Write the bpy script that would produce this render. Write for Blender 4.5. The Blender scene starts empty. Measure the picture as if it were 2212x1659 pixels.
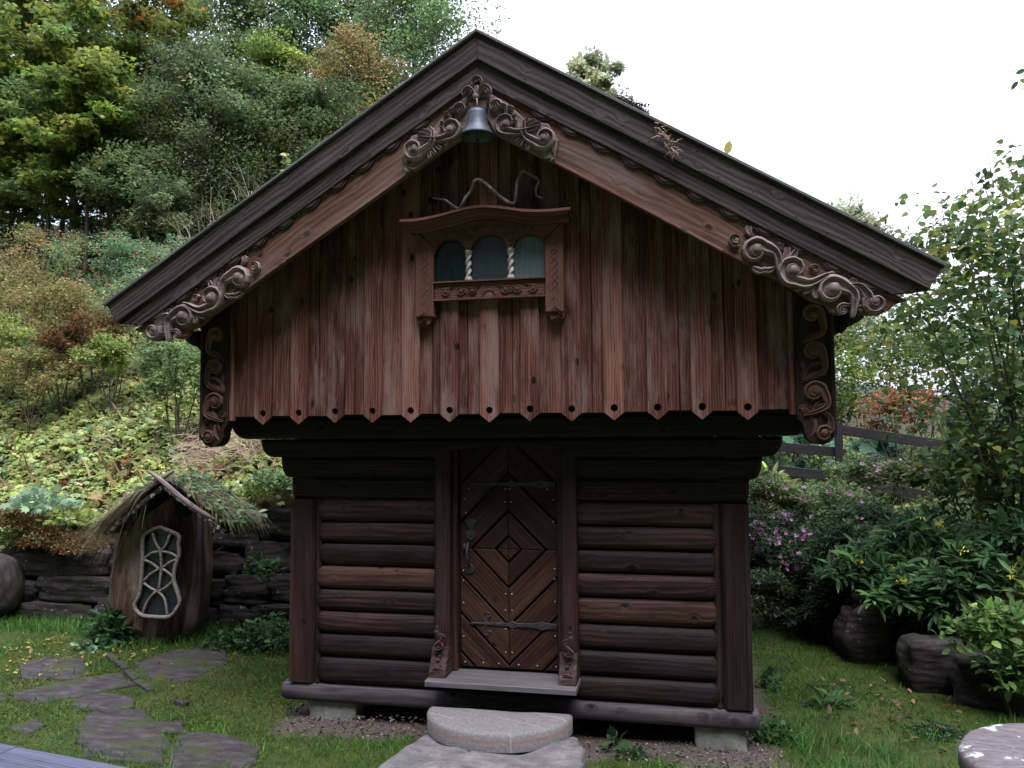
import bpy, bmesh, math, random
import numpy as np
from mathutils import Vector, Matrix, noise as mnoise

sc = bpy.context.scene
# ------------------------------------------------------------------ camera
CP, CY, CR = 0.0631, -0.21267, -0.00685
CAMP = Vector((1.2109, -5.4107, 1.9991))
F_ = Vector((math.sin(CY)*math.cos(CP), math.cos(CY)*math.cos(CP), math.sin(CP)))
R_ = Vector((math.cos(CY), -math.sin(CY), 0)); U_ = R_.cross(F_)
R2 = R_*math.cos(CR)+U_*math.sin(CR); U2 = -R_*math.sin(CR)+U_*math.cos(CR)
cd = bpy.data.cameras.new('camera'); co = bpy.data.objects.new('camera', cd); sc.collection.objects.link(co)
co.matrix_world = Matrix(((R2.x, U2.x, -F_.x, CAMP.x), (R2.y, U2.y, -F_.y, CAMP.y), (R2.z, U2.z, -F_.z, CAMP.z), (0, 0, 0, 1)))
cd.sensor_width = 36; cd.lens = 36*1719.53/2212; cd.clip_start = 0.05; cd.clip_end = 2000
sc.camera = co
# ------------------------------------------------------------------ light
SUN_AZ, SUN_EL = 152.0, 66.0          # degrees clockwise from +y, above the horizon
w = bpy.data.worlds.new('World'); sc.world = w; w.use_nodes = True
nt = w.node_tree; bg = nt.nodes['Background']; sk = nt.nodes.new('ShaderNodeTexSky')
sk.sky_type = 'NISHITA'; sk.sun_disc = False
sk.sun_elevation = math.radians(SUN_EL); sk.sun_rotation = math.radians(SUN_AZ)
sk.air_density = 1.2; sk.dust_density = 3.0; sk.ozone_density = 1.0
# thin bright overcast over the blue: clouds nearly everywhere, a bluish break low on the left, brightest overhead
def wn(t, **k):
    n_ = nt.nodes.new('ShaderNode'+t)
    for a_, b_ in k.items(): setattr(n_, a_, b_)
    return n_
tc = wn('TexCoord'); sp0 = wn('SeparateXYZ'); nt.links.new(tc.outputs['Generated'], sp0.inputs[0])
cn = wn('TexNoise'); cn.inputs['Scale'].default_value = 2.2; cn.inputs['Detail'].default_value = 5; nt.links.new(tc.outputs['Generated'], cn.inputs['Vector'])
def wm_(op, a_, b_, cl=False):
    n_ = wn('Math', operation=op, use_clamp=cl)
    for i_, v_ in enumerate((a_, b_)):
        if isinstance(v_, (int, float)): n_.inputs[i_].default_value = v_
        else: nt.links.new(v_, n_.inputs[i_])
    return n_.outputs[0]
cf = wm_('MULTIPLY', wm_('ADD', wm_('ADD', cn.outputs[0], .22), wm_('MULTIPLY', sp0.outputs[0], .45)), 1.5, True)
up = wm_('POWER', wm_('MAXIMUM', sp0.outputs[2], 0.0), 1.6, True)
cc1 = wn('Mix', data_type='RGBA'); nt.links.new(up, cc1.inputs[0]); cc1.inputs[6].default_value = (3.1, 3.15, 3.7, 1); cc1.inputs[7].default_value = (10.1, 10.0, 14.0, 1)
cc2 = wn('Mix', data_type='RGBA'); nt.links.new(cf, cc2.inputs[0]); nt.links.new(sk.outputs[0], cc2.inputs[6]); nt.links.new(cc1.outputs[2], cc2.inputs[7])
nt.links.new(cc2.outputs[2], bg.inputs[0]); bg.inputs[1].default_value = 0.15
sl = bpy.data.lights.new('sun', 'SUN'); sl.energy = 1.5; sl.angle = math.radians(35); sl.color = (1.0, 0.93, 0.84)
so = bpy.data.objects.new('sun', sl); sc.collection.objects.link(so)
a, e = math.radians(SUN_AZ), math.radians(SUN_EL)
sd = Vector((math.sin(a)*math.cos(e), math.cos(a)*math.cos(e), math.sin(e)))
so.rotation_euler = sd.to_track_quat('Z', 'Y').to_euler()
sc.view_settings.view_transform = 'Standard'; sc.view_settings.look = 'None'
sc.view_settings.gamma = 1; sc.view_settings.exposure = 1.5
sc.render.engine = 'CYCLES'
sc.cycles.max_bounces = 6; sc.cycles.transparent_max_bounces = 8

rng = np.random.default_rng(7); rnd = random.Random(11)
COL = sc.collection

def at(px, py, Y):
    """point at depth y=Y seen at (px,py) of the 2212 px wide photograph (used to read positions only)"""
    d = F_*1719.53+R2*(px-1106)-U2*(py-829.5)
    t = (Y-CAMP.y)/d.y
    return CAMP+d*t

# ------------------------------------------------------------------ materials
class NT:
    def __init__(s, name):
        s.m = bpy.data.materials.new(name); s.m.use_nodes = True; s.t = s.m.node_tree
        s.p = s.t.nodes['Principled BSDF']; s.out = s.t.nodes['Material Output']
    def n(s, typ, ins=None, **kw):
        nd = s.t.nodes.new('ShaderNode'+typ)
        for k, v in kw.items(): setattr(nd, k, v)
        for k, v in (ins or {}).items():
            i = nd.inputs[k]
            if isinstance(v, bpy.types.NodeSocket): s.t.links.new(v, i)
            else: i.default_value = v
        return nd
    def math(s, op, a, b=None, c=None, clamp=False):
        nd = s.t.nodes.new('ShaderNodeMath'); nd.operation = op; nd.use_clamp = clamp
        for i, v in enumerate((a, b, c)):
            if v is None: continue
            if isinstance(v, bpy.types.NodeSocket): s.t.links.new(v, nd.inputs[i])
            else: nd.inputs[i].default_value = v
        return nd.outputs[0]
    def mix(s, f, a, b, bt='MIX'):
        nd = s.t.nodes.new('ShaderNodeMix'); nd.data_type = 'RGBA'; nd.blend_type = bt
        for i, v in ((0, f), (6, a), (7, b)):
            if isinstance(v, bpy.types.NodeSocket): s.t.links.new(v, nd.inputs[i])
            else: nd.inputs[i].default_value = (v if i == 0 else (*v, 1))
        return nd.outputs[2]
    def ramp(s, f, stops):
        nd = s.t.nodes.new('ShaderNodeValToRGB'); cr = nd.color_ramp
        while len(cr.elements) < len(stops): cr.elements.new(.5)
        for el, (p, c) in zip(cr.elements, stops):
            el.position = p; el.color = (*c, 1) if len(c) == 3 else c
        s.t.links.new(f, nd.inputs[0]); return nd.outputs[0]
    def noise(s, vec, scale, detail=4, rough=.55, dist=0):
        return s.n('TexNoise', {'Vector': vec, 'Scale': scale, 'Detail': detail, 'Roughness': rough, 'Distortion': dist}).outputs[0]
    def mp(s, vec, sca):
        return s.n('Mapping', {'Vector': vec, 'Scale': sca}).outputs[0]
    def bump(s, h, dist, strength=1.0, nrm=None):
        nd = s.n('Bump', {'Height': h, 'Distance': dist, 'Strength': strength})
        if nrm: s.t.links.new(nrm, nd.inputs['Normal'])
        return nd.outputs[0]
    def fin(s, col, rough=.6, nrm=None, spec=.3):
        for k, v in (('Base Color', col), ('Roughness', rough)):
            if isinstance(v, bpy.types.NodeSocket): s.t.links.new(v, s.p.inputs[k])
            else: s.p.inputs[k].default_value = (*v, 1) if k == 'Base Color' else v
        s.p.inputs['Specular IOR Level'].default_value = spec
        if nrm: s.t.links.new(nrm, s.p.inputs['Normal'])
        return s.m

def wood(name, dark, mid, light, grey=None, gamt=.4, knots=1.0, ringf=55, rough=.65, bump=.0025, spec=.25, vary=.5, knotc=.35, ringw=.18):
    s = NT(name)
    gc = s.n('Attribute', attribute_name='gc').outputs['Vector']
    rn = s.n('Attribute', attribute_name='rnd').outputs['Fac']
    big = s.noise(s.mp(gc, (.9, 5, 5)), 1.0, 3)
    # knots: sparse cells along the board bend the growth rings round them
    vo = s.n('TexVoronoi', {'Vector': s.mp(gc, (5.5, 9.0, 2.5)), 'Scale': 1.0, 'Randomness': 1.0})
    kd = vo.outputs['Distance']
    kn = s.math('MULTIPLY', s.math('SUBTRACT', .30, kd), 3.3, clamp=True)
    sep = s.n('SeparateXYZ', {0: gc})
    ph = s.math('ADD', s.math('MULTIPLY', sep.outputs[1], ringf*6.28), s.math('MULTIPLY', big, 26))
    ph = s.math('ADD', ph, s.math('MULTIPLY', kn, 9.0*knots))
    ring = s.math('ADD', s.math('MULTIPLY', s.math('SINE', ph), .5), .5)
    fib = s.noise(s.mp(gc, (2.2, 60, 60)), 1.0, 6, .65)
    mid_n = s.noise(s.mp(gc, (1.3, 12, 12)), 1.0, 4, .6)
    f = s.math('ADD', s.math('MULTIPLY', ring, ringw), s.math('MULTIPLY', fib, .5))
    f = s.math('ADD', f, s.math('MULTIPLY', mid_n, .70))
    f = s.math('ADD', f, s.math('MULTIPLY', s.math('SUBTRACT', rn, .5), vary))
    f = s.math('SUBTRACT', f, .165)
    col = s.ramp(f, [(.22, dark), (.5, mid), (.85, light)])
    knc = s.math('MULTIPLY', s.math('SUBTRACT', .17, kd), 12, clamp=True)
    # knots only where the big noise says so
    sel = s.math('MULTIPLY', s.math('SUBTRACT', s.noise(s.mp(gc, (1.7, 3.1, 1.9)), 1.0, 1), .42), 12, clamp=True)
    knc = s.math('MULTIPLY', s.math('MULTIPLY', knc, sel), 1.3 if knots > .5 else knots, clamp=True)
    # short dark resin stains across the grain at each knot
    vo2 = s.n('TexVoronoi', {'Vector': s.mp(gc, (5.0, 3.2, 2.0)), 'Scale': 1.0}).outputs['Distance']
    st2 = s.math('MULTIPLY', s.math('MULTIPLY', s.math('SUBTRACT', .16, vo2), 9, clamp=True), s.math('MULTIPLY', s.math('SUBTRACT', mid_n, .45), 7, clamp=True), clamp=True)
    col = s.mix(s.math('MULTIPLY', st2, .55*min(1, knots)), col, tuple(c*.5 for c in dark))
    col = s.mix(knc, col, tuple(c*knotc for c in dark))
    # dark cracks and stains along the grain
    cr = s.noise(s.mp(gc, (1.1, 22, 22)), 1.3, 5, .6)
    crm = s.math('MULTIPLY', s.math('SUBTRACT', .37, cr), 14, clamp=True)
    col = s.mix(s.math('MULTIPLY', crm, .75), col, tuple(c*.3 for c in dark))
    if grey:
        obj = s.n('TexCoord').outputs['Object']
        gw = s.noise(s.mp(gc, (1.6, 7, 7)), 1.1, 5, .65)
        gm = s.math('MULTIPLY', s.math('MULTIPLY', s.math('SUBTRACT', gw, .48), 6, clamp=True), gamt)
        gcol = s.mix(fib, tuple(c*.45 for c in grey), grey)
        col = s.mix(gm, col, gcol)
    h = s.math('ADD', s.math('MULTIPLY', fib, .7), s.math('MULTIPLY', ring, .3))
    h = s.math('SUBTRACT', h, s.math('MULTIPLY', crm, .6))
    ro = s.math('ADD', s.math('MULTIPLY', fib, .25), rough-.12)
    return s.fin(col, ro, s.bump(h, bump), spec)

def stone(name, dark, mid, light, scale=6, lichen=None, lich_s=5, lich_t=.62, bump=.012, streak=(1, 1, 1), rough=.85, moss=None):
    s = NT(name)
    ob = s.n('TexCoord').outputs['Object']
    v = s.mp(ob, streak)
    n1 = s.noise(v, scale, 8, .65); n2 = s.noise(v, scale*9, 5, .7)
    f = s.math('ADD', s.math('MULTIPLY', n1, .65), s.math('MULTIPLY', n2, .35))
    col = s.ramp(f, [(.32, dark), (.5, mid), (.68, light)])
    if lichen:
        l = s.noise(ob, lich_s, 3, .5); l2 = s.noise(ob, lich_s*7, 3, .6)
        lf = s.math('MULTIPLY', s.math('SUBTRACT', s.math('ADD', l, s.math('MULTIPLY', l2, .15)), lich_t), 22, clamp=True)
        col = s.mix(lf, col, lichen)
    vf = s.n('TexVoronoi', {'Vector': s.mp(ob, (streak[0]*1.0, streak[1], streak[2]*1.2)), 'Scale': 5.5}, feature='SMOOTH_F1').outputs['Distance']
    f = s.math('ADD', f, s.math('MULTIPLY', vf, .9))
    if moss:
        mn = s.math('ADD', s.noise(ob, 3.3, 5, .7), s.math('MULTIPLY', s.noise(ob, 40, 3), .25))
        up_ = s.n('SeparateXYZ', {0: s.n('NewGeometry').outputs['Normal']}).outputs[2]
        mf = s.math('MULTIPLY', s.math('SUBTRACT', s.math('ADD', mn, s.math('MULTIPLY', up_, .06)), .70), 9, clamp=True)
        col = s.mix(mf, col, moss)
    return s.fin(col, rough, s.bump(f, bump), .3)

def plain(name, c, rough=.6, metal=0, spec=.4, nscale=30, var=.35, bump=.001):
    s = NT(name); ob = s.n('TexCoord').outputs['Object']
    n = s.noise(ob, nscale, 5, .6)
    col = s.ramp(n, [(.3, tuple(x*(1-var) for x in c)), (.7, tuple(min(1, x*(1+var)) for x in c))])
    s.p.inputs['Metallic'].default_value = metal
    return s.fin(col, rough, s.bump(n, bump), spec)

def leafmat(name, trans=.35, rough=.5):
    s = NT(name)
    t = s.n('Attribute', attribute_name='tint').outputs['Color']
    ob = s.n('TexCoord').outputs['Object']
    n = s.noise(ob, 40, 2)
    col = s.mix(s.math('MULTIPLY', n, .5), t, (.02, .03, .01), 'MULTIPLY')
    col = s.mix(.6, t, col)
    s.fin(t, rough, None, .25)
    tr = s.n('BsdfTranslucent', {'Color': t})
    mx = s.n('MixShader', {0: trans, 1: s.p.outputs[0], 2: tr.outputs[0]})
    s.t.links.new(mx.outputs[0], s.out.inputs['Surface'])
    return s.m

M = {}
M['plank'] = wood('red_brown_planks', (.009, .003, .0025), (.098, .034, .024), (.285, .142, .106), grey=(.35, .25, .215), gamt=.6, vary=.34, ringw=.16)
M['barge'] = wood('dark_bargeboard', (.011, .008, .010), (.037, .027, .029), (.105, .082, .082), grey=(.20, .17, .17), gamt=.18, knots=.8, vary=.25, knotc=8, ringf=30, ringw=.26)
M['inner'] = wood('orange_brown_board', (0.0380, 0.0171, 0.0114), (0.1140, 0.0532, 0.0342), (0.2280, 0.1330, 0.0950), grey=(0.2375, 0.1900, 0.1805), gamt=.65, vary=.2, ringf=26)
M['log'] = wood('dark_log', (0.0056, 0.0040, 0.0048), (0.0208, 0.0112, 0.0104), (0.1080, 0.0520, 0.0352), grey=(0.0360, 0.0320, 0.0440), gamt=.5, vary=.6, ringf=38)
M['sill'] = wood('sill_beam_wood', (.022, .019, .026), (.055, .046, .056), (.15, .120, .118), grey=(.085, .080, .115), gamt=.6, vary=.1, ringf=20)
M['post'] = wood('post_wood', (0.0075, 0.0045, 0.0045), (0.0225, 0.0120, 0.0105), (0.0788, 0.0375, 0.0263), grey=(0.0525, 0.0450, 0.0525), gamt=.3, vary=.4)
M['door'] = wood('door_wood', (0.0085, 0.0043, 0.0034), (0.0306, 0.0136, 0.0093), (0.0935, 0.0442, 0.0255), vary=.4, ringf=36, ringw=.12)
M['frame'] = wood('window_frame_wood', (.045, .018, .013), (.115, .050, .036), (.21, .10, .075), knots=.2, vary=.15, ringf=60)
M['carve'] = wood('weathered_carving', (.07, .052, .048), (.205, .158, .148), (.37, .30, .285), knots=.1, vary=.2, ringf=20, bump=.003)
M['carve_brown'] = wood('brown_carving', (.045, .022, .016), (.125, .068, .049), (.24, .15, .115), knots=.1, vary=.2, ringf=20, bump=.003)
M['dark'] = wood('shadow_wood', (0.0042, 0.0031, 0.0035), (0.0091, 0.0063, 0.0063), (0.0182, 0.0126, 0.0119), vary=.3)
M['thresh'] = wood('threshold_wood', (0.0480, 0.0464, 0.0496), (0.1000, 0.0960, 0.1024), (0.1680, 0.1640, 0.1680), knots=.3, vary=.1)
M['bench'] = wood('bench_wood', (.035, .042, .062), (.066, .076, .11), (.13, .14, .18), knots=.3, vary=.15)
M['fence'] = wood('fence_wood', (.014, .013, .014), (.028, .026, .028), (.055, .050, .050), vary=.2)
M['iron'] = plain('wrought_iron', (.055, .052, .062), .55, .4, bump=.002)
M['stud'] = plain('nail_heads', (.42, .40, .38), .35, .7)
M['bell'] = plain('bell_patina', (.065, .082, .10), .5, .4, nscale=18, var=.3, bump=.002)
M['white'] = plain('pale_paint', (.55, .50, .49), .5, nscale=50, var=.25)
M['pier'] = stone('pier_concrete', (0.1105, 0.1190, 0.1105), (0.2210, 0.2295, 0.2125), (0.3570, 0.3655, 0.3485), 9)
M['slab'] = stone('slab_stone', (0.0750, 0.0788, 0.0750), (0.1500, 0.1500, 0.1462), (0.2700, 0.2700, 0.2700), 7, streak=(1, 1.6, 5), bump=.025)
M['wall_stone'] = stone('wall_stone', (.012, .011, .012), (.036, .032, .032), (.095, .088, .085), 6, lichen=(.26, .27, .26), lich_s=16, lich_t=.74, streak=(1, 1, 3.2), bump=.06, moss=(.030, .042, .014))
M['mill'] = stone('millstone', (.07, .062, .062), (.14, .125, .125), (.24, .22, .22), 11, lichen=(.52, .55, .56), lich_s=8.5, lich_t=.675, streak=(1, 3, 1))
M['path'] = stone('path_stone', (.016, .015, .014), (.046, .042, .039), (.12, .112, .105), 7, streak=(1, 2.2, 1), bump=.03, moss=(.045, .062, .018))
M['bark'] = wood('bark', (.05, .042, .034), (.11, .095, .08), (.20, .18, .155), knots=.3, ringf=30, bump=.006)
M['twig'] = plain('twig_grey', (.21, .185, .175), .7, nscale=40, var=.5, bump=.003)
M['straw'] = plain('dry_stems', (.42, .31, .24), .8, nscale=20, var=.5)
M['leaf'] = leafmat('leaf', .46)
M['leaf_thin'] = leafmat('petal', .3, .6)
M['grass'] = leafmat('grass_blades', .3, .55)
M['bark_edge'] = stone('lichened_bark', (.02, .016, .014), (.05, .043, .038), (.12, .11, .10), 9, lichen=(.48, .48, .46), lich_s=26, lich_t=.60, bump=.01)
M['soil'] = plain('soil', (.045, .033, .024), .95, nscale=14, var=.6, bump=.02)
M['sod'] = plain('sod', (.05, .045, .022), .95, nscale=20, var=.7, bump=.02)

# ------------------------------------------------------------------ object helpers
def link(name, me, parent=None, m=None):
    o = bpy.data.objects.new(name, me); COL.objects.link(o)
    if parent is not None: o.parent = parent
    if m is not None and me is not None: me.materials.append(m)
    return o
def tag(o, label=None, cat=None, group=None, kind=None):
    if label: o['label'] = label
    if cat: o['category'] = cat
    if group: o['group'] = group
    if kind: o['kind'] = kind
    return o
def root(name, label, cat, group=None, loc=(0, 0, 0)):
    o = bpy.data.objects.new(name, None); COL.objects.link(o); o.empty_display_size = .1
    return tag(o, label, cat, group)

V = Vector
class MB:
    """collects shapes; every vertex carries a grain coordinate (along, across, depth) and a tone"""
    def __init__(s): s.v = []; s.f = []; s.g = []; s.r = []; s.sm = []
    def add(s, vs, fs, gs, r=None, smooth=False):
        b = len(s.v); s.v += [tuple(x) for x in vs]; s.f += [tuple(i+b for i in f) for f in fs]
        s.g += [tuple(x) for x in gs]
        rr = rnd.random() if r is None else r
        s.r += [rr]*len(vs); s.sm += [smooth]*len(fs)
    def build(s, name, m, parent=None):
        me = bpy.data.meshes.new(name); me.from_pydata(s.v, [], s.f)
        a = me.attributes.new('gc', 'FLOAT_VECTOR', 'POINT'); a.data.foreach_set('vector', np.array(s.g, dtype=np.float32).ravel())
        a = me.attributes.new('rnd', 'FLOAT', 'POINT'); a.data.foreach_set('value', np.array(s.r, dtype=np.float32))
        me.polygons.foreach_set('use_smooth', np.array(s.sm, dtype=bool))
        me.validate(); me.update()
        bm = bmesh.new(); bm.from_mesh(me); bmesh.ops.recalc_face_normals(bm, faces=bm.faces); bm.to_mesh(me); bm.free()
        return link(name, me, parent, m)

    def board(s, o, L, W, T, ch=.006, nseg=1, wob=0.0, r=None, off=None):
        """board: corner o, long axis L, width W, thickness T (front at o+T), front long edges chamfered"""
        o, L, W, T = V(o), V(L), V(W), V(T); wl, tl, ll = W.length, T.length, L.length
        cw, ct = min(ch/wl, .45), min(ch/tl, .9)
        sec = [(0, 0), (0, 1-ct), (cw, 1), (1-cw, 1), (1, 1-ct), (1, 0)]
        off = off or V((rnd.uniform(0, 50), rnd.uniform(0, 9), rnd.uniform(0, 9)))
        vs, gs, fs = [], [], []
        for i in range(nseg+1):
            t = i/nseg; e = V((0, 0, 0)) if wob == 0 else W.normalized()*rnd.uniform(-wob, wob)+T.normalized()*rnd.uniform(-wob, wob)*.6
            for (a_, b_) in sec:
                vs.append(o+L*t+W*a_+T*b_+e); gs.append(V((ll*t, wl*a_, tl*b_))+off)
        k = len(sec)
        for i in range(nseg):
            for j in range(k): fs.append((i*k+j, i*k+(j+1) % k, (i+1)*k+(j+1) % k, (i+1)*k+j))
        fs.append(tuple(range(k))); fs.append(tuple(nseg*k+j for j in range(k)))
        s.add(vs, fs, gs, r)
    def prism(s, poly, fr, d0, d1, bev=0.0, gdir=0.0, r=None, smooth=False, off=None):
        """extruded outline; fr=(origin,u,v,n) ; gdir grain angle in the plane"""
        o, u, v_, n = fr; k = len(poly)
        ar = sum(poly[i][0]*poly[(i+1) % k][1]-poly[(i+1) % k][0]*poly[i][1] for i in range(k))
        if ar < 0: poly = poly[::-1]
        ca, sa = math.cos(gdir), math.sin(gdir)
        off = off or V((rnd.uniform(0, 50), rnd.uniform(0, 9), rnd.uniform(0, 9)))
        vs, gs = [], []
        def push(p, d):
            vs.append(o+u*p[0]+v_*p[1]+n*d); gs.append(V((p[0]*ca+p[1]*sa, -p[0]*sa+p[1]*ca, d))+off)
        rings = [(0, d0)]
        if bev: rings += [(0, d1-bev), (bev, d1)]
        else: rings += [(0, d1)]
        for (ins, d) in rings:
            for i in range(k):
                p0, p1, p2 = V(poly[i-1]), V(poly[i]), V(poly[(i+1) % k])
                if ins:
                    e1 = (p1-p0); e2 = (p2-p1)
                    if e1.length < 1e-7 or e2.length < 1e-7: push(p1, d); continue
                    e1.normalize(); e2.normalize()
                    nn = V((-e1.y, e1.x))+V((-e2.y, e2.x)); den = max(.35, 1+e1.dot(e2))
                    push(p1+nn/den*ins, d)
                else: push(p1, d)
        fs = []
        for q in range(len(rings)-1):
            for i in range(k): fs.append((q*k+i, q*k+(i+1) % k, (q+1)*k+(i+1) % k, (q+1)*k+i))
        fs.append(tuple(range(k))[::-1]); fs.append(tuple((len(rings)-1)*k+i for i in range(k)))
        s.add(vs, fs, gs, r, smooth)
    def tube(s, pts, rad, n=8, r=None, flat=None, cap=True, twist=0):
        pts = [V(p) for p in pts]; vs, gs, fs = [], [], []
        off = V((rnd.uniform(0, 50), rnd.uniform(0, 9), 0)); acc = 0
        up = V((0, 0, 1)); side = None
        for i, p in enumerate(pts):
            t = (pts[min(i+1, len(pts)-1)]-pts[max(i-1, 0)]).normalized()
            if side is None:
                a0 = up if abs(t.dot(up)) < .9 else V((1, 0, 0))
                side = t.cross(a0).normalized()
            else:
                side = (side-t*side.dot(t)).normalized()
            b_ = t.cross(side)
            if i: acc += (pts[i]-pts[i-1]).length
            rr = rad[i] if hasattr(rad, '__len__') else rad
            for j in range(n):
                an = 2*math.pi*j/n+twist
                vs.append(p+(side*math.cos(an)+b_*math.sin(an)*(flat or 1))*rr)
                gs.append(V((acc, rr*an*1.0, rr*.2))+off)
        for i in range(len(pts)-1):
            for j in range(n): fs.append((i*n+j, i*n+(j+1) % n, (i+1)*n+(j+1) % n, (i+1)*n+j))
        if cap: fs.append(tuple(range(n))); fs.append(tuple((len(pts)-1)*n+j for j in range(n)))
        s.add(vs, fs, gs, r, True)
    def lathe(s, o, prof, n=20, axis=V((0, 0, 1)), r=None, cap=False):
        o = V(o); axis = V(axis).normalized(); a_ = axis.orthogonal().normalized(); b_ = axis.cross(a_)
        vs, gs, fs = [], [], []
        for (rr, z) in prof:
            for j in range(n):
                an = 2*math.pi*j/n
                vs.append(o+axis*z+(a_*math.cos(an)+b_*math.sin(an))*rr); gs.append((z, rr*an, 0))
        for i in range(len(prof)-1):
            for j in range(n): fs.append((i*n+j, i*n+(j+1) % n, (i+1)*n+(j+1) % n, (i+1)*n+j))
        if cap: fs.append(tuple(range(n))); fs.append(tuple((len(prof)-1)*n+j for j in range(n)))
        s.add(vs, fs, gs, r, True)
    def ball(s, c, rad, n=8, sq=(1, 1, 1), r=None):
        c = V(c); vs, fs, gs = [], [], []
        m_ = max(4, n//2)
        for i in range(m_+1):
            ph = math.pi*i/m_
            for j in range(n):
                an = 2*math.pi*j/n
                d = V((math.sin(ph)*math.cos(an)*sq[0], math.sin(ph)*math.sin(an)*sq[1], math.cos(ph)*sq[2]))*rad
                vs.append(c+d); gs.append(d+V((3, 1, 0)))
        for i in range(m_):
            for j in range(n): fs.append((i*n+j, i*n+(j+1) % n, (i+1)*n+(j+1) % n, (i+1)*n+j))
        s.add(vs, fs, gs, r, True)
    def ribbon(s, path, wd, fr, d0, ht, r=None, back=.0, taper0=True):
        """carved half-round band with a hollow along its middle, lying in the plane fr"""
        o, u, v_, n = fr; k = len(path)
        prof = [(-1, -back), (-1, .15), (-.82, .8), (-.5, 1), (-.12, .40), (.3, .55), (.62, 1), (.88, .75), (1, .15), (1, -back)]
        vs, gs, fs = [], [], []; acc = 0; off = V((rnd.uniform(0, 50), rnd.uniform(0, 9), 0))
        q = len(prof)
        for i, p in enumerate(path):
            a0 = path[max(i-1, 0)]; a1 = path[min(i+1, k-1)]
            t = V((a1[0]-a0[0], a1[1]-a0[1])); t = t.normalized() if t.length > 1e-9 else V((1, 0))
            nx = V((-t.y, t.x)); wi = (wd[i] if hasattr(wd, '__len__') else wd)*(1+.07*math.sin(i*2.7+p[0]*90))
            hh = ht*min(1, .35+wi/.02)
            if i: acc += math.hypot(p[0]-path[i-1][0], p[1]-path[i-1][1])
            for (a_, b_) in prof:
                z = (b_*hh if b_ > 0 else b_)
                vs.append(o+u*(p[0]+nx.x*wi*a_)+v_*(p[1]+nx.y*wi*a_)+n*(d0+z)); gs.append(V((acc, wi*a_*1.0, 0))+off)
        for i in range(k-1):
            for j in range(q-1): fs.append((i*q+j, i*q+j+1, (i+1)*q+j+1, (i+1)*q+j))
        fs.append(tuple(range(q))); fs.append(tuple((k-1)*q+j for j in range(q)))
        s.add(vs, fs, gs, r, False)

def smooth2(pts, n=6):
    out = []
    P_ = [pts[0]]+list(pts)+[pts[-1]]
    for i in range(1, len(P_)-2):
        for j in range(n):
            t = j/n; p0, p1, p2, p3 = P_[i-1], P_[i], P_[i+1], P_[i+2]
            out.append(tuple(.5*((2*p1[c])+(-p0[c]+p2[c])*t+(2*p0[c]-5*p1[c]+4*p2[c]-p3[c])*t*t+(-p0[c]+3*p1[c]-3*p2[c]+p3[c])*t**3) for c in range(len(p1))))
    out.append(tuple(pts[-1])); return out

def volute(mb, fr, c, R, a0, turn, tail=None, w=.30, d0=0, ht=.03, ball=True, r=None, back=0, turns=1.2):
    """C-scroll: optional tail (outer end first) running into a spiral that ends in a boss.
    a0 start angle (deg) on the outer ring, turn = +1 ccw / -1 cw"""
    N_ = int(22*turns); sp = []; ws = []
    for i in range(N_+1):
        t = i/N_; rr = R*(1-w)*(1-.62*t); an = math.radians(a0)+turn*2*math.pi*turns*t
        sp.append((c[0]+rr*math.cos(an), c[1]+rr*math.sin(an))); ws.append(R*w*(1-.55*t))
    if tail:
        tl = smooth2(list(tail)+[sp[0], sp[2]], 5)[:-6]
        wt = [R*w*(.22+.78*(i/len(tl))**.8) for i in range(len(tl))]
        sp = tl+sp; ws = wt+ws
    mb.ribbon(sp, ws, fr, d0, ht, r, back)
    if ball:
        e = sp[-1]; cc = ((c[0]+e[0])/2, (c[1]+e[1])/2)
        o, u, v_, n = fr
        mb.ball(o+u*cc[0]+v_*cc[1]+n*(d0+ht*.35), R*(.40 if w > .38 else .33), 10, r=r)

def leafrib(mb, fr, p0, p1, wmax, bend=.2, d0=0, ht=.02, r=None, back=0):
    d = V((p1[0]-p0[0], p1[1]-p0[1])); nx = V((-d.y, d.x)); P_ = []; W_ = []
    for i in range(9):
        t = i/8; P_.append((p0[0]+d.x*t+nx.x*bend*math.sin(t*math.pi), p0[1]+d.y*t+nx.y*bend*math.sin(t*math.pi)))
        W_.append(wmax*(.25+.75*math.sin(min(1, t*1.15)*math.pi*.62)) if t < .9 else wmax*.55)
    mb.ribbon(P_, W_, fr, d0, ht, r, back)

# rock: rounded, noisy block
def rock(center, size, seed=0, cuts=4, rough=.10, rot=0, square=.55):
    bm = bmesh.new(); bmesh.ops.create_cube(bm, size=2)
    bmesh.ops.subdivide_edges(bm, edges=bm.edges, cuts=cuts, use_grid_fill=True)
    sz = V(size); off = V((seed*7.3, seed*3.1, seed*1.7))
    cr, sr = math.cos(rot), math.sin(rot)
    for v_ in bm.verts:
        p = v_.co.copy(); sp = p.normalized(); q = p*square+sp*1.1*(1-square)
        nn = mnoise.noise(q*1.3+off)*1.6+mnoise.noise(q*4+off)*.5
        q = q*(1+nn*rough); q = V((q.x*sz.x, q.y*sz.y, q.z*sz.z))
        v_.co = V((q.x*cr-q.y*sr, q.x*sr+q.y*cr, q.z))+V(center)
    return bm
def bm_obj(name, bm, m, parent=None, smooth=True):
    me = bpy.data.meshes.new(name)
    for f in bm.faces: f.smooth = smooth
    bm.to_mesh(me); bm.free(); return link(name, me, parent, m)
def bm_join(bms):
    out = bmesh.new()
    for b in bms:
        me = bpy.data.meshes.new('tmp'); b.to_mesh(me); b.free(); out.from_mesh(me); bpy.data.meshes.remove(me)
    return out
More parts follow.
